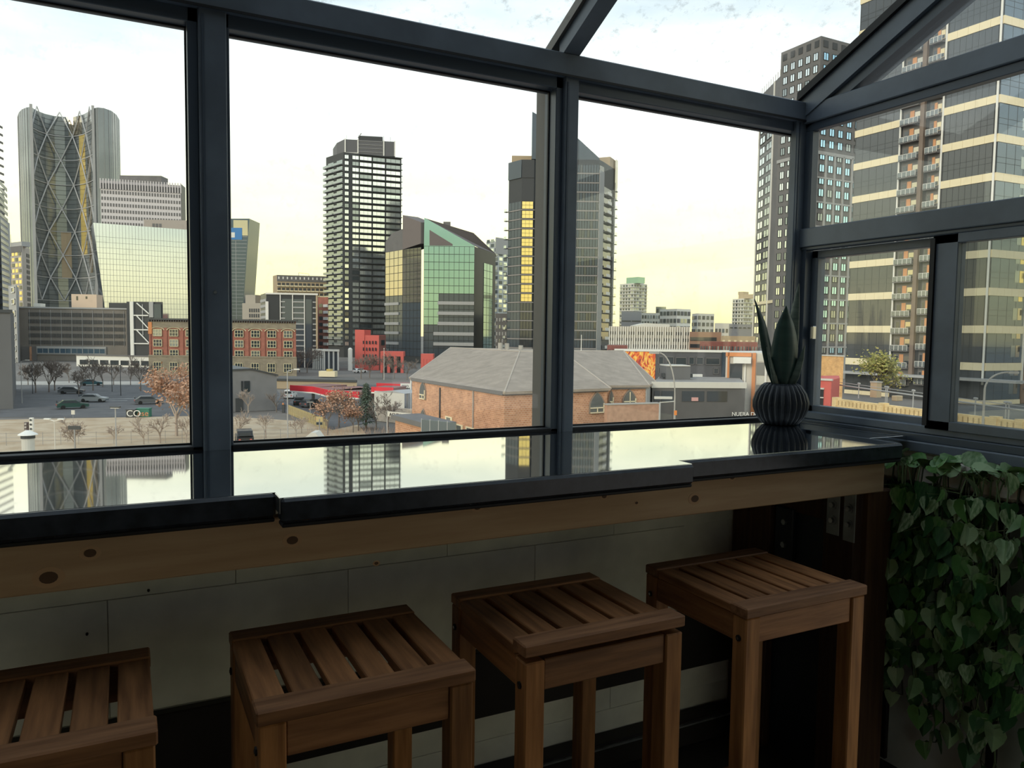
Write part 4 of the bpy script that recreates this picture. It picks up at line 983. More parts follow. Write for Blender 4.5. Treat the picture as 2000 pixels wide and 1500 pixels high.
# tan hotel block
root, fs, zt, poly = tower('tan_hotel', 'tan balconied block behind the black white-striped building', [(533, 540, 428), (541, 537, 420), (640, 545, 426)], 420, 1, M_tan, 18)
F = fs[1]; b = MB()
for j in range(9):
    for i in range(12):
        F.box(b, F.L*(i+.15)/12, F.L*(i+.85)/12, zt-5.6-j*2.7, zt-4.2-j*2.7, 0, .15, M_black); F.box(b, F.L*i/12, F.L*(i+.9)/12, zt-6.2-j*2.7, zt-5.6-j*2.7, 0, 1.0, M_cream)
F.box(b, 0, F.L, zt-3.4, zt, 0, .3, M_grey)
for i in range(12): F.box(b, F.L*(i+.3)/12, F.L*(i+.6)/12, zt-2.2, zt-.9, .3, .4, M_white)
part('balconies', b, root, kind='stuff')
b = MB(); p, q = F.p(F.L*.42, zt+1.8, -3), F.p(F.L*.62, zt+1.2, -3); b.tube(p, q, .15, .15, M_gold, 4); b.tube(p, p-Vector((0, 0, 1.8)), .12, .12, M_mull, 4); b.tube(q, q-Vector((0, 0, 1.2)), .12, .12, M_mull, 4); part('roof_rail', b, root)
# black building with white stripes
root, fs, zt, poly = tower('striped_office_block', 'black office block framed by white vertical and horizontal bars', [(509, 571, 284), (520, 572, 270), (621, 576, 272)], 270, 1, mat('navy_black', (.035, .04, .05), .3), 20)
F = fs[1]; b = MB()
for x, w in ((522, 1.0), (548, .3), (572, .3), (595, .3), (619, .6)):
    b = MB(); a = F.ua(x, 630); F.box(b, a-w/2, a+w/2, GND, zt-(3 if x == 522 else 0), 0, .4, M_white if x != 619 else M_tan); part('white_mullion', b, root)
b = MB(); F.box(b, -.2, F.L, zt-.5, zt+.1, 0, .5, M_white); part('white_cornice', b, root)
for j in range(10):
    z0 = zt-3.2-j*1.95
    for xa, xb in ((549, 557), (573, 594), (611, 618)):
        b = MB(); F.box(b, F.ua(xa, 600), F.ua(xb, 600), z0, z0+.42, 0, .3, M_lgrey); part('white_bar', b, root)
for xa, xb in ((551, 571), (574, 594), (597, 609)):
    b = MB(); F.box(b, F.ua(xa, 600), F.ua(xb, 600), GND+2, zt-2, .02, .12, M_sglass); part('glass_strip', b, root)
b = MB()
for j in range(9): fs[0].box(b, .3, fs[0].L-.3, zt-3-j*2, zt-2-j*2, 0, .2, M_lgrey)
part('side_windows', b, root, kind='stuff')
# red and white narrow block
root, fs, zt, poly = tower('narrow_brick_block', 'narrow brick block with white trim between striped block and dark tower', [(619, 577, 305), (641, 580, 300)], 300, 1, M_bk, 14)
F = fs[0]; b = MB()
for j in range(8): F.box(b, F.L*.62, F.L*.98, zt-4-j*2.5, zt-2.9-j*2.5, 0, .4, M_white); F.box(b, F.L*.2, F.L*.5, zt-4-j*2.5, zt-2.6-j*2.5, 0, .1, M_dglass)
part('white_trim', b, root)
# white framed glass entrance pavilion
root, fs, zt, poly = tower('glass_pavilion', 'low white framed glass pavilion below the dark apartment tower', [(612, 684, 262), (634, 683, 258), (662, 684, 256)], 258, 1, M_sglass, 8)
for x in (634, 643, 652, 661):
    b = MB(); a = fs[1].ua(x, 690); fs[1].box(b, a-.25, a+.25, GND, zt, 0, .3, M_white); part('white_post', b, root)
for i in range(6):
    b = MB(); fs[0].box(b, fs[0].L*i/6, fs[0].L*i/6+.25, GND, zt, 0, .3, M_white); part('white_post', b, root)
b = MB(); fs[1].box(b, -.2, fs[1].L+.2, zt-.5, zt+.2, 0, .5, M_white); fs[0].box(b, 0, fs[0].L, zt-.5, zt+.2, 0, .5, M_white); part('white_fascia', b, root)
# pink-red buildings
root, fs, zt, poly = tower('coral_block', 'small coral red block with a taller stair tower', [(694, 656, 262), (740, 655, 260), (753, 658, 266)], 260, 1, M_red, 10)
F = fs[0]; b = MB(); F.box(b, 0, F.L*.4, GND, F.zz(700, 644), -5, .3, M_red); part('stair_tower', b, root)
b = MB()
for j in range(4):
    for i in range(5): F.box(b, F.L*(.34+.13*i), F.L*(.39+.13*i), zt-3-j*2.3, zt-1.9-j*2.3, .3, .4, M_dglass)
part('windows', b, root)
b = MB(); fs[1].box(b, 0, fs[1].L, GND, zt, .01, .1, M_bkd); fs[1].box(b, fs[1].L*.3, fs[1].L*.8, zt-3.4, zt-1.6, .1, .2, M_dglass); part('brick_side', b, root)
def portal(x0, x1, yt, d, lab):
    A_ = Face(W(x0, yt, d), W(x1, yt, d), GND, W(x0, yt, d).z); r = thing('red_portal', lab, 'building', (*A_.p(A_.L/2, 0)[:2], GND)); b = MB()
    A_.box(b, 0, A_.L, A_.z1-1.6, A_.z1, -4, 0, M_red); n = 3
    for i in range(n+1): A_.box(b, (A_.L-.9)*i/n, (A_.L-.9)*i/n+.9, GND, A_.z1-1.6, -1.2, 0, M_red)
    part('red_frame', b, r); b = MB(); A_.box(b, .2, A_.L-.2, GND, A_.z1-1.7, -4, -1.3, M_dglass); part('dark_glazing', b, r)
portal(743, 788, 686, 245, 'red portal frame with three dark openings beside the coral block'); portal(822, 846, 691, 235, 'short red portal frame left of the church roof')
b = MB(); p = onG(684, 724); q = W(684, 682, p.dot(FW)); b.tube((p.x, p.y, GND), (p.x, p.y, q.z), .75, .75, M_white, 10); b.tube((p.x, p.y, q.z), (p.x, p.y, q.z+.5), .75, .3, M_white, 10); single('white_silo_column', b, 'thick white cylindrical column in front of the dark tower base', 'column')
# pale tower behind
root, fs, zt, poly = tower('pale_glass_tower', 'pale glass tower between green block and twin tower', [(950, 473, 510), (974, 469, 500), (1000, 474, 510)], 500, 1, mat('pale_cladding', (.50, .53, .53), .5), 15)
b = MB()
for j in range(24):
    for F in fs:
        for i in range(3): F.box(b, F.L*(i+.15)/3, F.L*(i+.85)/3, GND+3+j*3.05, GND+5+j*3.05, 0, .2, (M_mid, M_bright, M_sglass)[(i+j) % 3])
part('windows', b, root, kind='stuff')
b = MB(); fs[1].box(b, -3, fs[1].L, zt-9, zt+1.5, .0, .5, M_lgrey); part('corner_crown', b, root)
root, fs, zt, poly = tower('grey_mid_block', 'grey low block with scattered windows below the pale tower', [(968, 612, 330), (991, 612, 330)], 330, 0, M_grey, 12)
b = MB()
for j in range(5):
    for i in range(4): fs[0].box(b, fs[0].L*(i+.2)/4, fs[0].L*(i+.7)/4, zt-3.5-j*3, zt-2-j*3, 0, .15, M_mid if (i*j) % 2 else M_lgrey)
part('windows', b, root, kind='stuff')

# ---------------------------------------------------------------- right of the twin tower, distant
def gridbox(name, lab, pts, d, m, wm, nc, nr, rowh, fh=.55, fw=.6, depth=12, slabs=None, i0=0, offs=1.2, extra=None):
    root, fs, zt, poly = tower(name, lab, pts, d, i0, m, depth); b = MB()
    for F in fs:
        n = max(1, int(nc*F.L/sum(f.L for f in fs)+.5))
        for j in range(nr):
            for i in range(n):
                mm_ = wm if isinstance(wm, list) is False else random.choice(wm)
                F.box(b, F.L*(i+.5-fw/2)/n, F.L*(i+.5+fw/2)/n, zt-offs-rowh*(j+fh), zt-offs-rowh*j, 0, .2, mm_)
        if slabs:
            for j in range(nr): F.box(b, -.6, F.L+.6, zt-offs-rowh*(j+.75), zt-offs-rowh*(j+.65), 0, 1.3, slabs)
    part('windows', b, root, kind='stuff'); return root, fs, zt
M_pw = mat('pale_wall', (.62, .60, .55), .8); M_bluegrey = mat('blue_grey_wall', (.25, .26, .29), .8)
r, fs, zt = gridbox('far_balcony_tower', 'distant pale tower with stacked balconies and a green crown', [(1211, 556, 715), (1238, 553, 700), (1264, 558, 715)], 700, M_pw, [M_mid, M_dglass, M_sglass], 10, 17, 3.1, slabs=M_white, i0=1, depth=18)
b = MB(); fs[0].box(b, fs[0].L*.4, fs[0].L+4, zt, zt+5.5, -10, -1, M_green); fs[1].box(b, fs[1].L*.35, fs[1].L*.9, zt, zt+3, -10, -2, M_pw); part('crown', b, r)
r, fs, zt = gridbox('far_stepped_tower', 'distant beige stepped tower left of the grey tower', [(1431, 584, 660), (1453, 583, 650), (1474, 585, 660)], 650, M_pw, [M_mid, M_dglass], 10, 15, 3.2, slabs=M_white, i0=1, depth=16)
b = MB(); fs[0].box(b, fs[0].L*.45, fs[0].L+9, zt, zt+3.4, -8, -1, M_tan); fs[1].box(b, fs[1].L*.1, fs[1].L*.6, zt+3.4, zt+6, -7, -2, M_tan); part('roof_steps', b, r)
gridbox('dark_grey_box', 'dark grey block with a plain upper wall above the lattice parkade', [(1214, 608, 420), (1253, 609, 420)], 420, M_bluegrey, M_mulld, 2, 2, 6, offs=5, fw=.9, fh=.1)
gridbox('white_grid_block', 'white block with small square windows behind the lattice parkade', [(1253, 611, 400), (1296, 612, 400)], 400, M_pw, [M_mulld, M_mid], 8, 6, 3.2)
gridbox('white_framed_block', 'white framed mid rise with a grey upper storey', [(1289, 604, 380), (1322, 603, 370), (1349, 607, 376)], 370, M_white, [M_sglass, M_mid, M_grey], 9, 6, 3.6, fw=.75, i0=1)
gridbox('greenish_roof_box', 'small greenish box peeking above the white mid rise', [(1281, 599, 440), (1301, 600, 440)], 440, M_mid, M_dglass, 3, 1, 4)
gridbox('striped_midrise', 'pale mid rise with dark corner left of the far beige tower', [(1352, 614, 400), (1362, 612, 390), (1395, 611, 395)], 390, M_pw, [M_sglass, M_grey, M_mulld], 8, 6, 3.4, i0=1)
gridbox('cream_low_block', 'cream low block behind the brown brick blocks', [(1396, 631, 330), (1430, 631, 330)], 330, M_pw, [M_mid, M_bronze], 5, 3, 3, offs=2.4)
gridbox('blue_grey_low_block', 'plain blue grey low block left of the grey tower', [(1424, 633, 300), (1476, 635, 300)], 300, M_bluegrey, M_mulld, 6, 1, 2, fh=.2)
b = MB(); A_ = Face(W(1242, 633, 290), W(1308, 633, 290), 0, 0); z1 = W(1270, 631, 290).z
b.extr([A_.p(0, z1-.9), A_.p(A_.L*.3, z1), A_.p(A_.L, z1-.4), A_.p(A_.L, z1-1.3), A_.p(0, z1-1.6)], -A_.n*14, M_white)
for i in range(4): A_.box(b, A_.L*(.05+.3*i), A_.L*(.05+.3*i)+.4, GND, z1-1.3, -6, -5.6, M_lgrey)
single('white_canopy_roof', b, 'white curved canopy roof above the lattice parkade', 'canopy')
root, fs, zt, poly = tower('lattice_parkade', 'wide parkade wrapped in a pale vertical lattice with dark openings', [(1192, 637, 242), (1348, 640, 236)], 240, 0, mat('parkade_beige', (.50, .45, .38), .85), 22)
F = fs[0]; b = MB(); n = 34
for j in range(4):
    z1 = zt-1.6-j*2.0
    for i in range(n):
        if (i+j) % 4 != 3: F.box(b, F.L*(i+.15)/n, F.L*(i+.75)/n, z1-1.0, z1, 0, .12, M_seal)
part('openings', b, root, kind='stuff')
b = MB()
for i in range(2*n):
    p, q = F.p(F.L*i/(2*n), GND, .5), F.p(F.L*(i+(1 if i % 2 else -1)*.5)/(2*n), zt, .5); b.tube(p, q, .13, .13, M_white, 3)
part('lattice', b, root, kind='stuff')
def bandblock(name, lab, pts, d, m, nb_, rh):
    root, fs, zt, poly = tower(name, lab, pts, d, 0, m, 14); F = fs[0]; b = MB()
    for j in range(nb_): F.box(b, F.L*.02, F.L*.85, zt-1.6-j*rh-1.1, zt-1.6-j*rh, 0, .12, M_dglass)
    part('window_bands', b, root)
bandblock('brown_brick_block', 'brown brick block with long dark window bands', [(1347, 648, 232), (1409, 650, 232)], 232, mat('brown_brick', (.34, .21, .15), .9), 4, 2.1)
gridbox('tan_gabled_block', 'tan flat roofed block behind the dark red brick row', [(1408, 656, 222), (1476, 655, 222)], 222, M_tan, M_cream, 6, 2, 2.2, fw=.4)
gridbox('dark_red_row', 'dark red brick row with arched windows left of the grey tower', [(1367, 667, 205), (1422, 667, 205), (1480, 665, 203)], 205, M_bkd, [M_dglass, M_mid], 20, 3, 2.0, fw=.5, fh=.6)
gridbox('brick_side_block', 'low red brick side block behind the church roof', [(1186, 674, 200), (1226, 675, 200)], 200, M_bkd, M_dglass, 5, 1, 2)
# ---------------------------------------------------------------- brick church
E4, RD = EYE-4.7, EYE-1.9
P1, P2, P3, P3b, P4, P5 = [onZ(x, y, E4) for x, y in ((805, 737), (985, 764), (1186, 757), (1186, 753.5), (1261, 751.5), (1275, 745))]
A_, B_, Q_, C_ = [onZ(x, y, RD) for x, y in ((880, 679.5), (1015, 687), (1098, 687.5), (1217, 685.5))]
ch = thing('brick_church', 'orange brick church with a grey hipped shingle roof and pointed windows', 'church', (*P2[:2], GND))
far = [P5+Vector((6, 14, 0)), P1+Vector((9, 6, 0))]
b = MB(); b.prism([(p.x, p.y) for p in (P1, P2, P3, P3b, P4, P5, *far)], GND, E4, M_bko); part('walls', b, ch)
M_sh = brickmat('roof_shingle', (.40, .335, .27), (.33, .28, .23), (.25, .21, .18), 3.2, .9, .3, .16)
def roofpoly(pts, over=.0):
    b = MB(); P = [Vector(p)+Vector((0, 0, .05)) for p in pts]; n = len(P)
    b.add(P+[p-Vector((0, 0, .22)) for p in P], [tuple(range(n)), tuple(reversed(range(n, 2*n)))]+[(i, (i+1) % n, (i+1) % n+n, i+n) for i in range(n)], M_sh); part('roof_slope', b, ch)
cen = (P1+P3)/2
def ov(p): d = Vector((p.x-cen.x, p.y-cen.y, 0)).normalized(); return p+d*.35-Vector((0, 0, .08))
roofpoly([ov(P1), ov(P2), B_, A_]); roofpoly([ov(P2), ov(P3), Q_, B_]); roofpoly([P3b-Vector((0, .3, 0)), ov(P4), C_, Q_]); roofpoly([ov(P4), ov(P5), C_]); roofpoly([ov(P3), P3b+Vector((0, 1, 0)), Q_])
roofpoly([ov(P1), A_, B_, Q_, C_, ov(P5), far[0], far[1]])
M_cap = mat('ridge_cap', (.46, .40, .34), .9)
for p, q in ((A_, B_), (B_, Q_), (Q_, C_), (ov(P2), B_), (ov(P1), A_), (ov(P4), C_), (ov(P5), C_), (ov(P3), Q_)):
    b = MB(); b.tube(p+Vector((0, 0, .03)), q+Vector((0, 0, .03)), .09, .09, M_cap, 5); part('ridge_cap', b, ch)
FA, FB_, FC = Face(P1, P2, GND, E4), Face(P2, P3, GND, E4), Face(P3b, P4, GND, E4)
b = MB()
for F in (FA, FB_, FC): F.box(b, 0, F.L, E4-.35, E4-.02, .02, .18, M_grey)
part('gutter', b, ch)
b = MB(); FD = Face(P4, P5, GND, E4); FD.box(b, 0, FD.L, E4-2.8, E4-.1, .02, .1, M_lgrey); part('grey_end_bay', b, ch)
def gothic(F, x0, x1, yt, yb, ysp, lab=None, door=False):
    a0, a1 = F.ua(x0, (yt+yb)/2), F.ua(x1, (yt+yb)/2); zt_, zb_, zs_ = F.zz((x0+x1)/2, yt), F.zz((x0+x1)/2, yb), F.zz((x0+x1)/2, ysp); m = (a0+a1)/2
    def arch(g, d):
        pts = [F.p(a0+g, zb_+g, d), F.p(a1-g, zb_+g, d)]; n = 6
        for i in range(n+1): t = i/n; pts.append(F.p(a1-g-(a1-g-m)*t**1.9, zs_+(zt_-g-zs_)*t, d))
        for i in range(n-1, -1, -1): t = i/n; pts.append(F.p(a0+g+(m-a0-g)*t**1.9, zs_+(zt_-g-zs_)*t, d))
        return pts
    b = MB(); b.extr(arch(0, .0), F.n*.10, mat('window_surround', (.28, .22, .18), .8)); w = part('window_surround', b, ch)
    b = MB(); b.extr(arch(.14, .10), F.n*.04, mat('church_glass', (.14, .15, .15), .12)); part('glass', b, w)
    b = MB(); zc = zb_+(zt_-zb_)*.25; F.box(b, a0+.1, a1-.1, zc-.05, zc+.05, .13, .2, M_cream); F.box(b, a0+.1, a1-.1, zb_+.02, zb_+.12, .13, .2, M_cream); F.box(b, m-.04, m+.04, zb_, zt_-(.3 if door else (zt_-zb_)*.75), .13, .2, M_cream)
    F.box(b, a1-.2, a1-.1, zb_, zs_+.2, .13, .2, M_cream); part('mullions', b, w)
gothic(FB_, 1150, 1180, 764, 807, 792); gothic(FC, 1215, 1242, 759.5, 792, 782, door=True); gothic(FC, 1187.5, 1198, 761, 792, 780); gothic(FA, 821, 833, 744, 780, 765); gothic(FA, 822, 833, 798, 826, 815)
A2 = Face(W(1186, 800, 65), W(1288, 800, 67), GND, W(1240, 790, 66).z); b = MB(); A2.box(b, 0, A2.L, GND, A2.z1, -.5, 0, mat('parapet_brick', (.46, .28, .20), .9, 0, .2, .12, 3)); A2.box(b, -.05, A2.L+.05, A2.z1, A2.z1+.1, -.55, .05, M_conc); part('parapet_wall', b, ch)
b = MB()
for x, yt in ((977, 672), (990, 673), (1017, 677)):
    p = onZ(x, 687, RD-.2); q = W(x, yt, p.dot(FW)); b.tube((p.x, p.y, RD-.6), (p.x, p.y, q.z+.15), .28, .28, M_conc, 8)
part('roof_vents', b, ch)
b = MB(); p = onZ(1053, 688, RD-.1); b.tube((p.x, p.y, RD-.3), (p.x, p.y, RD+2.0), .05, .04, M_white, 5); p = onZ(1135, 688, RD-.1); b.tube((p.x, p.y, RD-.3), (p.x, p.y, RD+1.9), .05, .04, M_white, 5); part('roof_mast', b, ch)
b = MB(); a = FA.ua(860, 780); FA.box(b, a, a+.12, FA.zz(860, 822), FA.zz(860, 757), .02, .14, M_mulld); a2 = FA.ua(925, 780); FA.box(b, a2, a2+.1, FA.zz(925, 836), FA.zz(925, 757), .02, .12, M_conc); part('downpipe', b, ch)
for x0, x1 in ((871, 884), (891, 905), (911, 927)):
    b = MB(); FA.box(b, FA.ua(x0, 830), FA.ua(x1, 830), FA.zz(880, 846), FA.zz(880, 814)-(.0 if x0 < 890 else .5), .02, .10, M_cream); FA.box(b, FA.ua(x0+3, 830), FA.ua(x1-3, 830), FA.zz(880, 845), FA.zz(880, 816)-(.0 if x0 < 890 else .5), .10, .14, M_mid); part('lower_window', b, ch)
AN = Face(W(772, 830, 66), W(838, 826, 60), GND, W(800, 818, 63).z); b = MB(); AN.box(b, 0, AN.L, GND, AN.z1-.4, -2.2, 0, M_bko); AN.box(b, -.3, AN.L, AN.z1-.4, AN.z1, -2.4, .3, M_grey); part('porch', b, ch)
GR = Face(W(824, 830, 57), W(892, 830, 55), GND, 0)
for i in range(4):
    b = MB(); GR.box(b, GR.L*i/4+.04, GR.L*(i+1)/4-.04, GR.zz(850, 850), GR.zz(850, 822), 0, .05, M_mid); GR.box(b, GR.L*i/4-.03, GR.L*i/4+.03, GR.zz(850, 850), GR.zz(850, 820), 0, .06, M_lgrey); part('glass_railing', b, ch)

# ---------------------------------------------------------------- low buildings right of the church
root, fs, zt, poly = tower('mural_building', 'dark flat roofed building with a flame coloured mural panel', [(1200, 688.5, 131), (1424, 687, 130)], 130, 1, mat('dark_grey_wall', (.115, .115, .125), .85, 0, .2, .06, .4), 16)
F = fs[0]; b = MB(); F.box(b, 0, F.L, zt-.15, zt+.25, -.2, .2, M_white); part('white_coping', b, root)
mf = bpy.data.materials.new('flame_mural'); mf.use_nodes = True; n = mf.node_tree; t = n.nodes.new('ShaderNodeTexCoord'); wv = n.nodes.new('ShaderNodeTexNoise'); wv.inputs['Scale'].default_value = .55; wv.inputs['Distortion'].default_value = 2.6; wv.inputs['Detail'].default_value = 1
mpf = n.nodes.new('ShaderNodeMapping'); mpf.inputs['Scale'].default_value = (1.6, 1.6, .75); n.links.new(t.outputs['Object'], mpf.inputs[0]); n.links.new(mpf.outputs[0], wv.inputs['Vector'])
rp = n.nodes.new('ShaderNodeValToRGB'); e = rp.color_ramp.elements
for k, (pos, c) in enumerate(((.30, (.32, .04, .05)), (.42, (.80, .12, .03)), (.5, (.95, .36, .05)), (.57, (.98, .72, .18)), (.66, (.9, .25, .05)), (.76, (.55, .08, .12)))):
    if k > 1: e.new(pos)
    e[k].position = pos; e[k].color = (*c, 1)
n.links.new(wv.outputs[0], rp.inputs[0]); n.links.new(rp.outputs[0], n.nodes['Principled BSDF'].inputs['Base Color'])
b = MB(); F.box(b, F.ua(1218, 700), F.ua(1280, 700), GND+5, zt-.2, 0, .15, mf); part('flame_mural', b, root, label='red orange and yellow flame mural')
for x0, x1, y0, y1 in ((1286, 1296, 697, 712), (1302, 1316, 697, 712), (1319, 1341, 698, 713), (1345, 1356, 697, 712), (1360, 1374, 697, 712), (1378, 1406, 698, 712), (1286, 1300, 718, 731), (1304, 1322, 718, 731), (1330, 1344, 718, 731), (1394, 1404, 718, 730)):
    me = winmesh('window', F.ua(x1, 705)-F.ua(x0, 705), F.zz(1340, y0)-F.zz(1340, y1), M_grey, M_dglass, 1, 1, .1, .12); F.inst('window', me, root, F.ua(x0, 705), F.zz(1340, y1), .02)
b = MB(); F.box(b, F.ua(1409, 710), F.L, GND, zt-.1, .02, .3, mat('blue_black_glass', (.03, .05, .07), .1)); part('dark_glass_corner', b, root)
root, fs, zt, poly = tower('dark_flat_roof_block', 'dark low block with a wide white parapet and rooftop unit', [(1274, 748.5, 76), (1456, 741, 77)], 76, 0, mat('charcoal_stucco', (.125, .122, .122), .85, 0, .2, .08, .5), 13, roofm=M_roof)
F = fs[0]; b = MB(); F.box(b, -.1, F.L+.1, zt-.45, zt+.15, -.1, .12, M_pw); part('white_parapet', b, root)
b = MB(); F.box(b, 0, F.L*.3, zt, zt+.35, -12.6, -12.2, M_white); F.box(b, F.L*.66, F.L, zt, zt+.3, -12.6, -12.2, M_white); part('back_parapet', b, root)
b = MB(); F.box(b, F.ua(1340, 745), F.ua(1391, 745), zt, zt+1.45, -9, -6.5, mat('dark_render', (.16, .16, .165), .9)); F.box(b, F.ua(1341, 745), F.ua(1390, 745), zt+1.45, zt+1.55, -9.1, -6.4, M_pw)
for x in (1337, 1394): F.box(b, F.ua(x-2, 745), F.ua(x+4, 745), zt+.2, zt+.65, -7.5, -6.8, M_mulld)
part('rooftop_unit', b, root)
for x0, x1 in ((1278, 1288), (1292, 1315), (1332, 1375), (1381, 1420)):
    b = MB(); F.box(b, F.ua(x0, 770), F.ua(x1, 770), F.zz(1350, 784), F.zz(1350, 764), .01, .06, M_dglass); part('window', b, root)
b = MB(); F.box(b, F.ua(1350, 780), F.ua(1363, 780), F.zz(1356, 783), F.zz(1356, 776), .06, .12, mat('pink_sign', (.62, .35, .33), .7)); part('pink_sign', b, root, label='small faded pink sign')
def text(name, s, F, a, z, h, m, parent, d, ext=.02, al='LEFT'):
    cu = bpy.data.curves.new(name, 'FONT'); cu.body = s; cu.size = h*1.4; cu.extrude = ext; cu.align_x = al; cu.materials.append(m)
    t_ = bpy.data.objects.new(name, cu); C.objects.link(t_); bpy.context.view_layer.update()
    me = bpy.data.meshes.new_from_object(t_.evaluated_get(bpy.context.evaluated_depsgraph_get())); bpy.data.objects.remove(t_)
    o = bpy.data.objects.new(name, me); C.objects.link(o); o.parent = parent; p = F.p(a, z, d); o.location = p-wloc(parent); o.rotation_euler = (math.pi/2, 0, F.rz); return o
text('lettering', 'NUERA DEN', F, F.ua(1428, 808), F.zz(1440, 812), .40, M_white, root, .15)
# red framed glass block
root, fs, zt, poly = tower('red_framed_block', 'low glass block framed by orange red columns behind the plant', [(1418, 690, 88), (1520, 690, 86), (1530, 690, 95)], 86, 1, M_pw, 9)
F = fs[0]
for x0, x1 in ((1420, 1423.5), (1468, 1475), (1507, 1517)):
    b = MB(); F.box(b, F.ua(x0, 750), F.ua(x1, 750), GND, zt, .0, .3, M_orange); part('red_column', b, root)
b = MB(); F.box(b, 0, F.ua(1468, 700), zt-.45, zt, .0, .3, M_orange); part('red_beam', b, root)
b = MB(); F.box(b, F.ua(1434, 700), F.ua(1468, 700), zt-1.2, zt-.5, .3, 1.2, M_white); part('white_overhang', b, root)
for y0, y1 in ((708, 733), (752, 781)):
    for x0, x1 in ((1477, 1493), (1497, 1507)):
        b = MB(); F.box(b, F.ua(x0, 750), F.ua(x1, 750), F.zz(1490, y1), F.zz(1490, y0), .02, .1, mat('grey_pane', (.20, .20, .19), .2)); part('window', b, root)
for y0, y1 in ((692, 706), (735, 750), (783, 800)):
    b = MB(); F.box(b, F.ua(1477, 750), F.ua(1507, 750), F.zz(1490, y1), F.zz(1490, y0), .02, .08, mat('frosted_panel', (.55, .54, .48), .5)); part('spandrel', b, root)
b = MB(); F.box(b, F.ua(1493, 750), F.ua(1497, 750), GND, zt, .05, .25, M_white); F.box(b, F.ua(1453, 750), F.ua(1456, 750), GND, zt-1.2, .05, .25, M_white); part('white_mullion', b, root)
b = MB(); F.box(b, F.ua(1426, 716), F.ua(1450, 716), GND, zt-1.3, .01, .06, M_dglass); part('dark_recess', b, root)
# orange wall, red frame and deck on the far right
root, fs, zt, poly = tower('orange_brick_block', 'orange yellow brick block behind the red frame right of the corner post', [(1575, 695, 135), (1648, 696, 128)], 130, 1, brickmat('yellow_brick', (.78, .46, .19), (.66, .36, .14), (.70, .46, .25), 1.5), 8)
b = MB(); fs[0].box(b, 0, fs[0].L, zt, zt+.2, -.2, .15, M_pw); part('coping', b, root)
root, fs, zt, poly = tower('red_gate_block', 'flat red painted block with a window beside the cream wall', [(1570, 741, 82), (1624, 742, 80), (1640, 743, 84)], 80, 1, M_red, 6)
F = fs[0]; b = MB(); F.box(b, -.1, F.L+.1, zt-.1, zt+.1, -.2, .15, M_pw); part('coping', b, root)
b = MB(); F.box(b, F.ua(1588, 770), F.ua(1609, 770), F.zz(1600, 796), F.zz(1600, 759), .02, .1, M_dglass); F.box(b, F.ua(1586, 770), F.ua(1610, 770), F.zz(1600, 760), F.zz(1600, 757), .02, .2, M_pw); F.box(b, F.ua(1586, 770), F.ua(1610, 770), F.zz(1600, 777), F.zz(1600, 775), .1, .2, M_pw); F.box(b, F.ua(1597, 790), F.ua(1599, 790), F.zz(1600, 796), F.zz(1600, 776), .1, .2, M_pw); part('window', b, root)
DK = EYE-6.4
wl = [onZ(x, y, EYE-5.45) for x, y in ((1626, 778), (1834, 803.5), (2060, 831))]
M_cw = brickmat('cream_block', (.78, .60, .32), (.68, .50, .25), (.6, .46, .28), 1.6)
root = thing('cream_deck_wall', 'low cream block parapet with piers along the raised deck', 'wall', (*wl[1][:2], DK))
Fw = Face(wl[0], wl[2], GND, EYE-5.45); b = MB(); Fw.box(b, 0, Fw.L, GND, Fw.z1, -.4, 0, M_cw); part('block_wall', b, root)
b = MB(); Fw.box(b, 0, Fw.L, Fw.z1-1.15, Fw.z1-.95, 0, .12, M_cream); part('ledge', b, root)
for x in (1626, 1717, 1833, 1935, 1985):
    b = MB(); a = Fw.ua(x, 800); Fw.box(b, a, a+.55, GND, Fw.z1+.12, -.5, .1, M_cw); part('pier', b, root)
b = MB()
for i in range(40): Fw.box(b, .3+i*.45, .4+i*.45, Fw.z1-.55, Fw.z1-.15, 0, .02, mat('cream_shade_slot', (.40, .29, .15), .9))
part('slots', b, root, kind='stuff')
b = MB(); aw = -Fw.n; b.prism([tuple(p[:2]) for p in (wl[0]+aw*.4, wl[2]+aw*.4, wl[2]+aw*70+Vector((30, 0, 0)), wl[0]+aw*40)], DK-.4, DK, mat('deck_asphalt', (.16, .155, .15), .9, 0, .2, .12, .3)); struct('ground_deck', b, None, 'raised asphalt deck behind the cream parapet', 'deck')
Fr = Face(onZ(1640, 772, DK), onZ(2060, 842, DK), DK, DK+2)
rl = thing('guard_rail', 'long grey tubular rail on white posts across the raised deck', 'railing', Fr.p(4, DK))
for x in (1676, 1729, 1732, 1783, 1905, 1965, 1971):
    b = MB(); a = Fr.ua(x, 790); b.tube(Fr.p(a, DK), Fr.p(a, DK+1.55), .055, .055, M_lgrey, 6); b.tube(Fr.p(a-.2, DK+1.6), Fr.p(a+.2, DK+1.6), .09, .09, M_lgrey, 5); part('post', b, rl)
for z in (1.15, 1.45):
    b = MB(); b.tube(Fr.p(-1, DK+z), Fr.p(Fr.L, DK+z), .075 if z < 1.3 else .03, .075 if z < 1.3 else .03, M_lgrey, 6); part('rail', b, rl)
b = MB(); p = onZ(1710, 776, DK); b.prism([(p.x-.4, p.y-.4), (p.x+.4, p.y-.4), (p.x+.4, p.y+.4), (p.x-.4, p.y+.4)], DK, DK+1.6, M_tan); b.prism([(p.x-.45, p.y-.45), (p.x+.45, p.y-.45), (p.x+.45, p.y+.45), (p.x-.45, p.y+.45)], DK+1.6, DK+1.75, M_conc); single('utility_box', b, 'tan utility box at the foot of the leafy tree', 'utility box')
b = MB(); p = onZ(1752, 783, DK); b.bbox(p.x-.5, p.x+.5, p.y-.3, p.y+.3, DK, DK+.55, M_tan, .05); single('deck_block', b, 'small tan block lying on the deck behind the parapet', 'block')
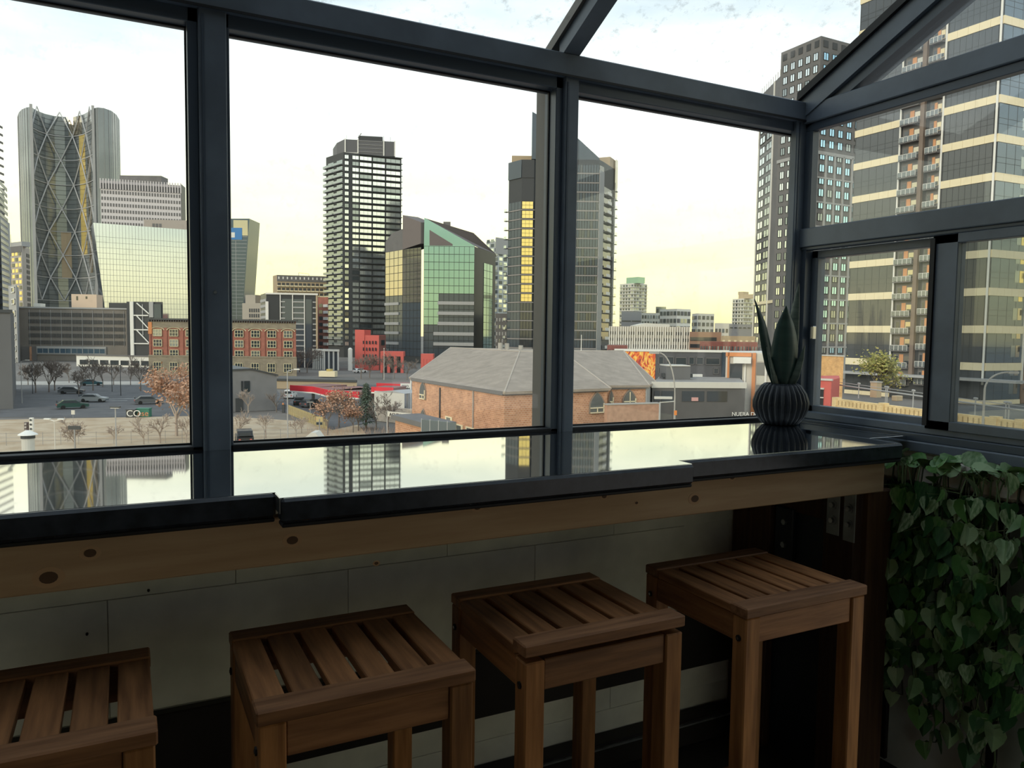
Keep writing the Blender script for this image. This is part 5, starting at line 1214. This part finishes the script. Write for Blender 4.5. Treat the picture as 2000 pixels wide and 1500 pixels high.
# ---------------------------------------------------------------- vegetation
def branchy(root, base, h, spread, m, levels=4, split=3, r0=None, seed=0, lean=.0, trunkfrac=.3):
    rd = random.Random(seed); tb = MB(); rmin = .011*h**.5; br = MB(); tips = []
    def grow(p, d, L, r, lv):
        q = p+d*L; (tb if lv == levels else br).tube(p, q, max(r, rmin), max(r*.65, rmin), m, 5 if lv == levels else 3)
        if lv == 0: tips.append(q); return
        for k in range(split+(2 if lv == levels else 0)):
            az = rd.uniform(0, 6.28); t = rd.uniform(.35, .8)*spread
            x = d.orthogonal().normalized(); y = d.cross(x); nd = (d*math.cos(t)+(x*math.cos(az)+y*math.sin(az))*math.sin(t)+Vector((0, 0, .18))).normalized()
            grow(p+d*L*rd.uniform(.55, 1), nd, L*rd.uniform(.55, .85)*(1.25 if lv == levels else 1), r*.55, lv-1)
    grow(base, Vector((lean, 0, 1)).normalized(), h*trunkfrac, r0 or h*.02, levels)
    part('trunk', tb, root); part('branches', br, root, kind='stuff'); return tips
def leaves_on(root, tips, n, size, jit, mats, seed=0, name='foliage'):
    rd = random.Random(seed); b = MB()
    for i in range(n):
        t = rd.choice(tips); p = t+Vector((rd.gauss(0, jit), rd.gauss(0, jit), rd.gauss(0, jit)*.8)); a = Vector((rd.gauss(0, 1), rd.gauss(0, 1), rd.gauss(0, 1))).normalized(); c = a.orthogonal().normalized()
        s = size*rd.uniform(.6, 1.3); b.add([p, p+a*s, p+a*s+c*s*.7, p+c*s*.7], [(0, 1, 2, 3)], rd.choice(mats))
    part(name, b, root, kind='stuff')
M_bark = mat('bark_grey', (.20, .165, .145), .9); M_barkp = mat('bark_pale', (.40, .33, .28), .9); M_rust = mat('rust_leaf', (.42, .22, .13), .8); M_rust2 = mat('pale_rust_leaf', (.50, .30, .20), .8); M_oliv = mat('olive_leaf', (.26, .26, .07), .8); M_oliv2 = mat('yellow_leaf', (.42, .36, .12), .8); M_spr = mat('spruce_needle', (.085, .12, .085), .9); M_spr2 = mat('spruce_tip', (.15, .18, .13), .9)
def tree(name, lab, px, py, hpx, m=None, z=None, fol=None, n=0, lv=4, sp=1., seed=1, size=.25, jit=.35, group=None, tf=.3):
    p = onZ(px, py, GND if z is None else z); d = p.dot(FW)-EYE*FW.z; h = hpx*d/F_PX
    r = thing(name, lab, 'tree', p, group); tips = branchy(r, p, h*1.08, sp, m or M_bark, lv, 3, None, seed, trunkfrac=tf)
    if fol: leaves_on(r, tips, n, size, jit, fol, seed)
    return r
tree('rust_leaved_tree', 'large rust leaved tree left of the wide post', 345, 852, 150, M_barkp, fol=[M_rust, M_rust2, M_rust2], n=1900, seed=3, size=.26, jit=.45)
tree('rust_leaved_tree', 'smaller rust leaved tree overlapping the wide post', 384, 862, 135, M_barkp, fol=[M_rust, M_rust2], n=900, seed=4, size=.25, jit=.4)
tree('bare_tree', 'spreading bare tree behind the dark sign', 147, 880, 92, M_barkp, seed=5, sp=1.3, lv=5, tf=.22)
for k, (x, y, h, lab) in enumerate(((226, 868, 52, 'thin bare tree beside the slim lamp post'), (281, 868, 62, 'slim bare tree below the green graffiti box'), (313, 866, 78, 'bare tree right of the green graffiti box'), (364, 866, 62, 'bare tree beside the wide window post'), (519, 856, 62, 'wide bare tree in the dry grass below the shed'), (466, 858, 70, 'bare tree at the left edge of the middle pane'), (578, 853, 50, 'slender bare tree right of the tall light pole'), (589, 846, 42, 'small forked bare tree below the yellow fence'), (540, 805, 58, 'dark bare tree in front of the shed corner'), (485, 806, 60, 'pale trunked bare tree in front of the grey shed'))):
    tree('bare_tree', lab, x, y, h, M_barkp if k != 8 else M_bark, seed=10+k, sp=1.05, tf=.26, lv=4)
for k, (x, y, h, lab) in enumerate(((70, 767, 62, 'bare tree nearest the dark left building'), (96, 766, 66, 'bare tree second from the dark left building'), (107, 763, 62, 'bare tree left of the grey parked car'), (154, 772, 50, 'bare tree behind the green parked car'), (182, 763, 62, 'bushy bare tree in front of the white low building'), (201, 756, 48, 'bare tree right of the teal parked car'), (275, 764, 62, 'wide bare tree at the back right of the car park'), (222, 752, 44, 'thin bare tree before the white building windows'), (255, 752, 40, 'small bare tree near the brick warehouse corner'), (135, 748, 40, 'small bare tree before the glazed podium'), (55, 752, 45, 'bare tree before the precast entrance'))):
    tree('bare_tree', lab, x, y, h, M_bark, seed=30+k, sp=1.0, lv=5)
for k, (x, y, h, lab) in enumerate(((600, 728, 52, 'dark bare tree beside the warehouse corner'), (585, 727, 50, 'dark leafy crowned tree right of the warehouse'), (705, 740, 50, 'bare street tree in front of the coral block'), (722, 738, 48, 'bare street tree below the first red portal'), (748, 738, 46, 'bare street tree below the middle red portal opening'), (770, 740, 44, 'bare street tree below the last red portal opening'), (795, 742, 42, 'bare street tree left of the church roof'))):
    tree('bare_tree', lab, x, y, h, M_bark, seed=50+k, sp=1.1, lv=5)
tree('rust_leaved_tree', 'rust leaved tree in front of the left red canopy', 662, 835, 82, M_bark, fol=[M_rust, M_rust2], n=900, seed=61, size=.22, jit=.5, lv=4)
tree('rust_leaved_tree', 'rust leaved bush tree left of the spruce', 690, 845, 52, M_bark, fol=[M_rust, M_rust2], n=600, seed=62, size=.2, jit=.4)
tree('rust_leaved_tree', 'sparse rust tree right of the small yellow sign', 640, 850, 72, M_bark, fol=[M_rust2, M_rust], n=300, seed=63, size=.2, jit=.4)
tree('bare_tree', 'bare tree right of the spruce before the cream hut', 758, 840, 72, M_bark, seed=64, sp=1.1, lv=5)
tree('bare_tree', 'low branching bare tree beside the church porch', 735, 838, 60, M_bark, seed=65, sp=1.1, lv=4)
tree('bare_tree', 'bare tree between spruce and rust trees', 700, 842, 60, M_bark, seed=66, sp=1.1, lv=4)
tree('leafy_tree', 'olive leaved tree in front of the cream banded tower', 1706, 770, 58, M_bark, DK, [M_oliv, M_oliv2, M_oliv], 2200, 4, 1.3, 67, .24, .5, tf=.42)
tree('leafy_tree', 'thinner yellowing tree right of the olive tree', 1738, 768, 44, M_bark, DK, [M_oliv2, M_oliv], 420, 4, 1.3, 68, .2, .4, tf=.3)
p = onG(715, 836); d = p.dot(FW); h = 90*d/F_PX; sp_ = thing('spruce_tree', 'tall dark spruce in front of the red canopies', 'tree', p)
b = MB(); b.tube(p, p+Vector((0, 0, h)), .16, .03, M_bark, 6); part('trunk', b, sp_)
rd = random.Random(8); b = MB()
for i in range(1500):
    t = rd.random()**.75; z = h*(.10+.88*t); R = (1-t)*h*.27*rd.uniform(.3, 1)+.05; az = rd.uniform(0, 6.28); q = p+Vector((R*math.cos(az), R*math.sin(az), z)); o = Vector((math.cos(az), math.sin(az), -.45)).normalized(); s = rd.uniform(.25, .5); w = o.cross(Vector((0, 0, 1))).normalized()*.12
    b.add([q-w, q+w, q+w*.4+o*s, q-w*.4+o*s], [(0, 1, 2, 3)], M_spr if i % 3 else M_spr2)
part('needles', b, sp_, kind='stuff')
rd = random.Random(9); b = MB()
for i in range(900):
    x, y = rd.uniform(600, 790), rd.uniform(838, 875); q = onG(x, y); s = rd.uniform(.3, .9); a = rd.uniform(0, 6.28)
    b.tube(q, q+Vector((.25*math.cos(a), .25*math.sin(a), s)), .012, .006, M_rust2 if i % 2 else M_barkp, 3)
single('tall_dry_grass', b, 'tangle of tall dry brown stems below the rust trees', 'grass', kind='stuff')
# ---------------------------------------------------------------- shed, flat roofed hall, fuel station
root = thing('grey_gabled_shed', 'grey gabled shed with a dark roof edge in the middle pane', 'shed', (*onG(500, 803)[:2], GND))
F = Face(onG(430, 806), onG(541, 801), GND, 0); ze = F.zz(540, 733); zp = F.zz(490, 721); M_shed = mat('shed_grey', (.22, .22, .225), .85, 0, .2, .06, .6); b = MB()
prof = [F.p(0, GND), F.p(F.L, GND), F.p(F.L, ze), F.p(F.ua(491, 760), zp), F.p(0, zp-.15)]
b.extr(prof, -F.n*14, M_shed); part('walls', b, root)
b = MB(); b.extr([F.p(F.L+.2, ze-.1, .2), F.p(F.L+.2, ze+.12, .2), F.p(F.ua(491, 760), zp+.15, .2), F.p(-.2, zp, .2), F.p(-.2, zp-.25, .2), F.p(F.ua(491, 760), zp-.1, .2)], -F.n*14.4, M_mulld); part('roof_edge', b, root)
for x0, x1 in ((471, 475), (477, 488)):
    b = MB(); F.box(b, F.ua(x0, 760), F.ua(x1, 760), F.zz(480, 766), F.zz(480, 744), 0, .1, M_dglass); part('window', b, root)
b = MB(); F.box(b, F.ua(460, 790), F.ua(475, 790), GND, GND+2.2, 0, .1, M_mulld); part('dark_door', b, root)
root, fs, zt, poly = tower('brown_flat_hall', 'long brown flat roofed hall behind the red canopies', [(540, 742, 172), (697, 742, 170)], 170, 0, M_tan, 14, roofm=mat('dark_roof', (.12, .115, .11), .9))
b = MB(); fs[0].box(b, 0, fs[0].L, zt-.3, zt+.2, -.2, .3, M_mulld); part('roof_edge', b, root)
b = MB(); fs[0].box(b, fs[0].L*.33, fs[0].L*.54, zt+.2, zt+1.5, -12, -10, M_cream); fs[0].box(b, fs[0].L*.43, fs[0].L*.48, zt+1.5, zt+2, -12, -10, M_gold); part('rooftop_units', b, root)
def canopy(name, lab, line, dz, depth, sign=None):
    z1 = W(line[0][0], line[0][1], line[0][2]).z; r = thing(name, lab, 'fuel canopy', (*W(*line[0])[:2], GND))
    pts = [XY(W(*l)) for l in line]
    for i in range(len(pts)-1):
        F = Face(pts[i], pts[i+1], GND, z1); b = MB(); F.box(b, 0, F.L, z1-dz, z1, -.2, 0, M_rf); part('red_fascia', b, r)
        b = MB(); F.box(b, 0, F.L, z1-dz-.22, z1-dz, -.2, .04, M_white); part('white_trim', b, r)
        b = MB(); F.box(b, 0, F.L, z1-dz, z1-.1, -depth, -.2, mat('canopy_top', (.26, .14, .13), .9)); part('canopy_slab', b, r)
        b = MB()
        for q in (.15, .85): F.box(b, F.L*q-.2, F.L*q+.2, GND, z1-dz, -depth*.6, -depth*.6+.4, M_lgrey)
        part('posts', b, r)
    return r, F, z1
M_rf = mat('canopy_red', (.66, .03, .05), .5)
canopy('fuel_canopy', 'red edged fuel canopy at left with a bent white trimmed fascia', [(566, 752, 132), (612, 752, 129), (640, 757, 122), (700, 758, 119)], .95, 8)
r, F, z1 = canopy('fuel_canopy', 'red edged fuel canopy right of the spruce carrying a sign', [(725, 755.5, 119), (768, 755, 118)], .8, 5)
r, F, z1 = canopy('fuel_canopy', 'farther red fuel canopy ending in a white lettered sign', [(735, 748, 130), (783, 747.5, 128)], .65, 6)
A_ = Face(W(782, 750, 126), W(801, 750, 126), GND, 0); b = MB(); A_.box(b, 0, A_.L, A_.zz(790, 757.5), A_.zz(790, 749), -.15, 0, M_white); sgn = part('sign_board', b, r, label='white sign board')
text('sign_lettering', 'ESSO', A_, A_.L*.5, A_.zz(790, 756), .36, mat('sign_ink', (.02, .03, .09), .5), sgn, .03, al='CENTER')
b = MB(); A_.box(b, A_.L, A_.L+.22, GND, A_.zz(790, 740), -.2, .05, M_white); single('white_pole', b, 'tall square white pole beside the church wall', 'pole')
root, fs, zt, poly = tower('cream_hut', 'cream flat fronted hut right of the spruce', [(731, 767, 117), (790, 769, 114)], 114, 1, M_pw, 3)
b = MB(); A_ = fs[0]; b.extr([A_.p(0, zt), A_.p(A_.L, zt), A_.p(A_.L*.6, zt+.35)], -A_.n*4, M_lgrey); part('low_gable_roof', b, root)
A_ = Face(W(735, 800, 112), W(804, 802, 108), GND, 0); b = MB(); A_.box(b, 0, A_.L, GND, A_.zz(770, 796), -.3, 0, mat('pale_block_wall', (.50, .44, .38), .9, 0, .2, .12, 2)); bw_ = single('pale_block_wall', b, 'pale block wall left of the church at ground level', 'wall')
A_ = Face(W(755, 810, 78), W(804, 810, 76), GND, 0); b = MB(); A_.box(b, 0, A_.L, A_.zz(780, 815.5), A_.zz(780, 805.5), -.1, 0, M_pw); A_.box(b, 0, .12, GND, A_.zz(780, 805), -.1, 0, M_lgrey); A_.box(b, A_.L-.12, A_.L, GND, A_.zz(780, 805), -.1, 0, M_lgrey); bd = thing('lettered_board', 'white board with dark capital letters left of the church porch', 'sign', A_.p(A_.L/2, GND)); part('board', b, bd)
text('board_lettering', 'ACHIN', A_, A_.L*.12, A_.zz(780, 814.5), .36, mat('dark_ink', (.06, .05, .06), .6), bd, .03)
FG = mat('yellow_timber', (.50, .40, .20), .8)
A_ = Face(onG(564, 810), onG(640, 842), GND, GND+1.6); fn = thing('timber_fence', 'yellow timber fence sloping along the forecourt edge', 'fence', A_.p(0, GND))
for i in range(26):
    b = MB(); A_.box(b, A_.L*i/26, A_.L*(i+.6)/26, GND+.1, GND+1.55, 0, .05, FG); part('plank', b, fn)
for z in (.4, 1.3):
    b = MB(); A_.box(b, 0, A_.L, GND+z, GND+z+.1, -.06, 0, FG); part('rail', b, fn)
A_ = Face(onG(-60, 872), onG(640, 860), GND, GND+1.4); fn = thing('wire_fence', 'thin wire fence along the dry grass strip', 'fence', A_.p(A_.L/2, GND))
b = MB()
for z in (.5, .9, 1.35): b.tube(A_.p(0, GND+z), A_.p(A_.L, GND+z), .015, .015, M_mull, 3)
part('wires', b, fn)
for i in range(22):
    b = MB(); a = A_.L*i/21; b.tube(A_.p(a, GND), A_.p(a, GND+1.45), .03, .03, M_mull, 4); part('post', b, fn)
# ---------------------------------------------------------------- street furniture
def lamp(lab, px, pb, pt, head='flat', m=None, r=.07, z=None):
    p = onZ(px, pb, GND if z is None else z); d = p.dot(FW)-EYE*FW.z; h = (pb-pt)*d/F_PX; t = thing('street_lamp', lab, 'street lamp', p); m = m or M_lgrey
    b = MB(); b.tube(p, p+Vector((0, 0, h)), r*1.2, r*.8, m, 6); part('pole', b, t); b = MB(); q = p+Vector((0, 0, h))
    if head == 'flat': b.obox(q-rx*.5-ry*.2, rx*1.0, ry*.4, Vector((0, 0, .14)), M_mulld); b.obox(q-rx*.45-ry*.18-Vector((0, 0, .06)), rx*.9, ry*.36, Vector((0, 0, .06)), M_white)
    elif head == 'arms':
        for s in (-1, 1): b.tube(q, q+rx*s*.7+Vector((0, 0, .2)), .05, .05, M_white, 4); b.obox(q+rx*(s*.7-.3)-ry*.15+Vector((0, 0, .15)), rx*.6, ry*.3, Vector((0, 0, .12)), M_white)
    elif head == 'bent': b.tube(q, q+rx*.9+Vector((0, 0, .25)), .06, .05, m, 5); b.obox(q+rx*.8-ry*.12+Vector((0, 0, .18)), rx*.6, ry*.24, Vector((0, 0, .12)), M_white)
    else: b.tube(q, q+Vector((0, 0, .3)), .16, .10, m, 6)
    part('lamp_head', b, t); return t
lamp('flat headed lamp post in the dry grass left of the graffiti box', 227, 880, 796); lamp('twin armed white lamp post left of the spreading bare tree', 108, 892, 822, 'arms', M_pw, .05)
lamp('bent arm lamp post nearest the dark left building', 43, 788, 706, 'bent'); lamp('black post lamp in front of the white building', 219, 765, 712, 'post', M_mulld); lamp('tall black post lamp right of the first black lamp', 236, 773, 716, 'post', M_mulld); lamp('thin dark post lamp between the left bare trees', 64, 769, 714, 'post', M_mulld)
lamp('tall pale light pole in the middle pane', 562, 868, 725, 'bent', M_lgrey, .06); lamp('low flat headed lamp in front of the fuel pumps', 606, 815, 785, 'flat', M_lgrey, .06); lamp('thin white mast between the red portal openings', 750, 742, 682, 'post', M_pw, .08)
def curved(lab, base, ztop, reach, m, r, n=10):
    t = thing('curved_street_lamp', lab, 'street lamp', base); b = MB(); pts = []
    H = ztop-base.z
    for i in range(n+1):
        a = i/n; pts.append(base+Vector((0, 0, H*(.72+.28*math.sin(a*math.pi/2))))+reach*(1-math.cos(a*math.pi/2)))
    b.tube(base, pts[0], r*1.3, r, m, 7)
    for i in range(n): b.tube(pts[i], pts[i+1], r, r*.8, m, 6)
    part('pole', b, t); b = MB(); e = pts[-1]; u = reach.normalized(); b.obox(e-ry*.12-Vector((0, 0, .08)), u*.7, ry*.24, Vector((0, 0, .14)), m); part('lamp_head', b, t)
p = W(1317, 815, 58); p.z = GND; curved('tall curved street lamp in front of the dark flat roofed block', p, W(1300, 689, 58).z, -rx*1.3, M_conc, .055)
p = W(1921, 802, 52); p.z = DK; curved('curved pale street lamp seen through the dull right sash', p, W(1960, 727, 52).z, rx*1.5, M_conc, .07)
p = W(1288, 822, 56); b = MB(); b.tube((p.x, p.y, GND), (p.x, p.y, W(1288, 786, 56).z), .07, .07, M_lgrey, 6); b.tube((p.x, p.y, W(1288, 786, 56).z), W(1316, 784, 57), .05, .05, M_pw, 5); q = W(1278, 779, 56); b.obox(q-ry*.1, rx*1.3, ry*.2, Vector((0, 0, .18)), M_pw); single('signal_mast', b, 'low signal mast with a pale arm beside the curved lamp', 'signal mast')
A_ = Face(W(1317, 808, 55), W(1322, 808, 55), GND, 0); b = MB(); A_.box(b, 0, A_.L, A_.zz(1319, 811), A_.zz(1319, 802), -.1, 0, mat('sign_orange', (.75, .25, .06), .6)); A_.box(b, A_.L*.45, A_.L*.55, GND, A_.zz(1319, 811), -.08, -.02, M_lgrey); single('orange_sign', b, 'small orange road sign at the foot of the curved lamp', 'sign')
# graffiti boxes
def gbox(lab, x0, x1, yt, yb, m, txt, tm, hh):
    A_ = Face(onG(x0, yb), onG(x1, yb), GND, 0); r = thing('utility_cabinet', lab, 'utility cabinet', A_.p(A_.L/2, GND)); b = MB(); A_.box(b, 0, A_.L, GND, A_.zz((x0+x1)/2, yt), -1.2, 0, m); part('cabinet', b, r)
    b = MB(); A_.box(b, -.05, A_.L+.05, A_.zz(x0, yt), A_.zz(x0, yt)+.1, -1.3, .06, m); part('lid', b, r)
    text('graffiti', txt, A_, A_.L*.05, GND+.2, hh, tm, r, .02)
gbox('dark utility cabinet with white looping graffiti', 246, 263, 801, 816, M_mulld, 'CO', M_white, .95); gbox('green utility cabinet with orange graffiti', 267, 291, 799, 815, mat('cabinet_green', (.05, .20, .14), .6), 'ese', mat('graffiti_orange', (.72, .30, .16), .6), .85)
# ventilator, signals, signs
p = W(55, 868, 36); zt_ = W(55, 850, 36).z; vt = thing('roof_ventilator', 'pale cylindrical ventilator with a white conical cap at lower left', 'ventilator', (p.x, p.y, zt_-4)); b = MB(); b.lathe([(.27, -4), (.27, -.18), (.29, -.16), (.29, 0)], M_pw, 16, (p.x, p.y, zt_)); part('body', b, vt)
b = MB(); b.lathe([(.42, .02), (.40, .06), (.12, .22), (.02, .24)], M_white, 16, (p.x, p.y, zt_)); part('cap', b, vt)
b = MB(); b.lathe([(.30, -.14), (.30, .02)], M_mulld, 16, (p.x, p.y, zt_)); part('louvre_band', b, vt)
def signal(lab, px, yt, yb, d, m):
    A_ = Face(W(px-3.2, yt, d), W(px+3.2, yt, d), GND, 0); r = thing('traffic_signal', lab, 'traffic signal', A_.p(A_.L/2, GND)); b = MB(); A_.box(b, 0, A_.L, A_.zz(px, yb), A_.zz(px, yt), -.2, 0, m); part('housing', b, r); b = MB(); A_.box(b, A_.L*.4, A_.L*.6, GND, A_.zz(px, yb), -.15, -.05, M_mull); part('pole', b, r)
    z0, z1 = A_.zz(px, yb), A_.zz(px, yt); b = MB()
    for k in range(3): z = z0+(z1-z0)*(k+.5)/3; b.tube(A_.p(A_.L/2, z, 0), A_.p(A_.L/2, z, .06), A_.L*.32, A_.L*.32, M_mulld if m is M_white else M_conc, 8)
    part('lenses', b, r)
signal('white backed signal stack behind the ventilator', 60, 816, 842, 60, M_white); signal('smaller dark signal stack left of the white one', 50, 825, 844, 60, mat('signal_dark', (.12, .09, .09), .7))
p = onG(146, 892); A_ = Face(p-rx*.62, p+rx*.62, GND, 0); b = MB(); A_.box(b, 0, A_.L, A_.zz(146, 839), A_.zz(146, 832), -.1, 0, M_mulld); A_.box(b, A_.L*.45, A_.L*.55, GND, A_.zz(146, 839), -.1, -.02, M_mull); single('dark_sign', b, 'dark rectangular sign on a post before the spreading bare tree', 'sign')
p = onG(143, 822); b = MB(); b.obox(p-rx*.25-ry*.02+Vector((0, 0, .9)), rx*.5, ry*.04, Vector((0, 0, .6)), M_pw); b.tube(p, p+Vector((0, 0, 1)), .03, .03, M_mull, 4); single('notice_sign', b, 'small square pale notice at the car park edge', 'sign')
p = W(624, 830, 70); b = MB(); b.obox(Vector((p.x, p.y, W(624, 823, 70).z))-rx*.3, rx*.6, ry*.1, Vector((0, 0, .42)), FG); b.obox(Vector((p.x, p.y, W(624, 824.5, 70).z))-rx*.3-Vector((0, 0, .25)), rx*.55, ry*.1, Vector((0, 0, .25)), M_dglass); b.tube((p.x, p.y, GND), (p.x, p.y, W(624, 818, 70).z), .05, .05, M_mull, 5); single('yellow_sign', b, 'small yellow and dark sign stack left of the rust trees', 'sign')
A_ = Face(W(596, 858, 48), W(622, 856, 48), GND, 0); zr_ = A_.zz(608, 845); ze_ = A_.zz(608, 857); b = MB(); b.extr([A_.p(-.1, ze_), A_.p(A_.L+.1, ze_), A_.p(A_.L*.78, zr_), A_.p(A_.L*.42, zr_)], -A_.n*1.2, M_pw); A_.box(b, .05, A_.L-.05, GND, ze_, -1.2, 0, M_conc); single('white_peaked_kiosk', b, 'small white peaked kiosk roof at the bottom of the middle pane', 'kiosk')
p = onG(553, 806); b = MB(); b.obox(p-rx*.2, rx*.4, ry*.4, Vector((0, 0, 1.3)), M_mulld); b.tube(p+Vector((0, 0, 1.3)), p+Vector((0, 0, 1.6)), .2, .05, M_orange, 6); single('bollard_post', b, 'dark post with an orange top right of the shed', 'post')
# ---------------------------------------------------------------- cars
M_tyre = mat('tyre', (.015, .015, .016), .8); M_cglass = mat('car_glass', (.05, .06, .07), .08)
def car(lab, px, py, ang, m, suv=False, name='car'):
    p = onG(px, py); r = thing(name, lab, 'car', p); u = Vector((math.cos(ang), math.sin(ang), 0)); v = Vector((-u.y, u.x, 0)); k = 1.16 if suv else 1
    def ex(prof, w, mm, nm):
        b = MB(); b.extr([p+u*x-v*w/2+Vector((0, 0, z*k)) for x, z in prof], v*w, mm); part(nm, b, r)
    ex([(-2.25, .3), (2.2, .3), (2.28, .55), (2.2, .78), (1.1, .92), (-1.9, .95), (-2.25, .8)], 1.8, m, 'body')
    ex([(1.0, .92), (.35, 1.40), (-1.3, 1.42), (-1.95, .95)] if not suv else [(1.0, .92), (.4, 1.45), (-1.9, 1.45), (-2.15, .95)], 1.62, m, 'cabin')
    ex([(.82, .96), (.30, 1.34), (-1.25, 1.35), (-1.7, .98)], 1.66, M_cglass, 'side_windows')
    b = MB(); x0 = 1.02; b.extr([p+u*.97-v*.7+Vector((0, 0, .98*k)), p+u*.97+v*.7+Vector((0, 0, .98*k)), p+u*.42+v*.65+Vector((0, 0, 1.38*k)), p+u*.42-v*.65+Vector((0, 0, 1.38*k))], u*.06, M_cglass); part('windscreen', b, r)
    b = MB(); b.obox(p-u*2.28-v*.6+Vector((0, 0, 1.0*k)), u*.12, v*1.2, Vector((0, 0, .32*k)), M_cglass); part('rear_window', b, r)
    b = MB()
    for s in (-.7, .5): b.obox(p-u*2.30+v*s+Vector((0, 0, .62)), u*.06, v*.22, Vector((0, 0, .18)), M_red)
    part('tail_lights', b, r)
    for x in (-1.4, 1.4):
        for s in (-.92, .72): b = MB(); a = p+u*x+v*s+Vector((0, 0, .33)); b.tube(a, a+v*.2, .33, .33, M_tyre, 10); part('wheel', b, r)
M_cg = mat('car_green', (.02, .07, .06), .3, 0, .5, coat=.5); M_cgr = mat('car_grey', (.14, .15, .165), .3, .3); M_csil = mat('car_silver', (.28, .31, .35), .3, .4); M_cteal = mat('car_teal', (.03, .10, .13), .3); M_cblk = mat('car_black', (.03, .032, .036), .25); M_cw2 = mat('car_white', (.75, .75, .74), .3)
car('dark green saloon nearest in the car park', 142, 798, .15, M_cg); car('silver blue saloon behind the green car', 183, 785, -.35, M_csil); car('long grey saloon parked before the bare trees', 140, 769, -.2, M_cgr); car('teal car farthest back in the car park', 178, 753, .1, M_cteal); car('dark car half behind the rust leaved tree', 291, 789, .05, M_cgr)
car('dark suv seen from behind at the left of the middle pane', 477, 866, 1.5, M_cblk, True); car('white van beside the fuel canopy', 567, 778, 1.2, M_cw2, True, 'van'); car('dark car under the left fuel canopy', 585, 790, 1.3, M_cblk); car('dark car under the bent canopy corner', 610, 795, .6, M_cgr)
car('pale car on the street before the dark tower', 703, 728, .4, M_cw2)
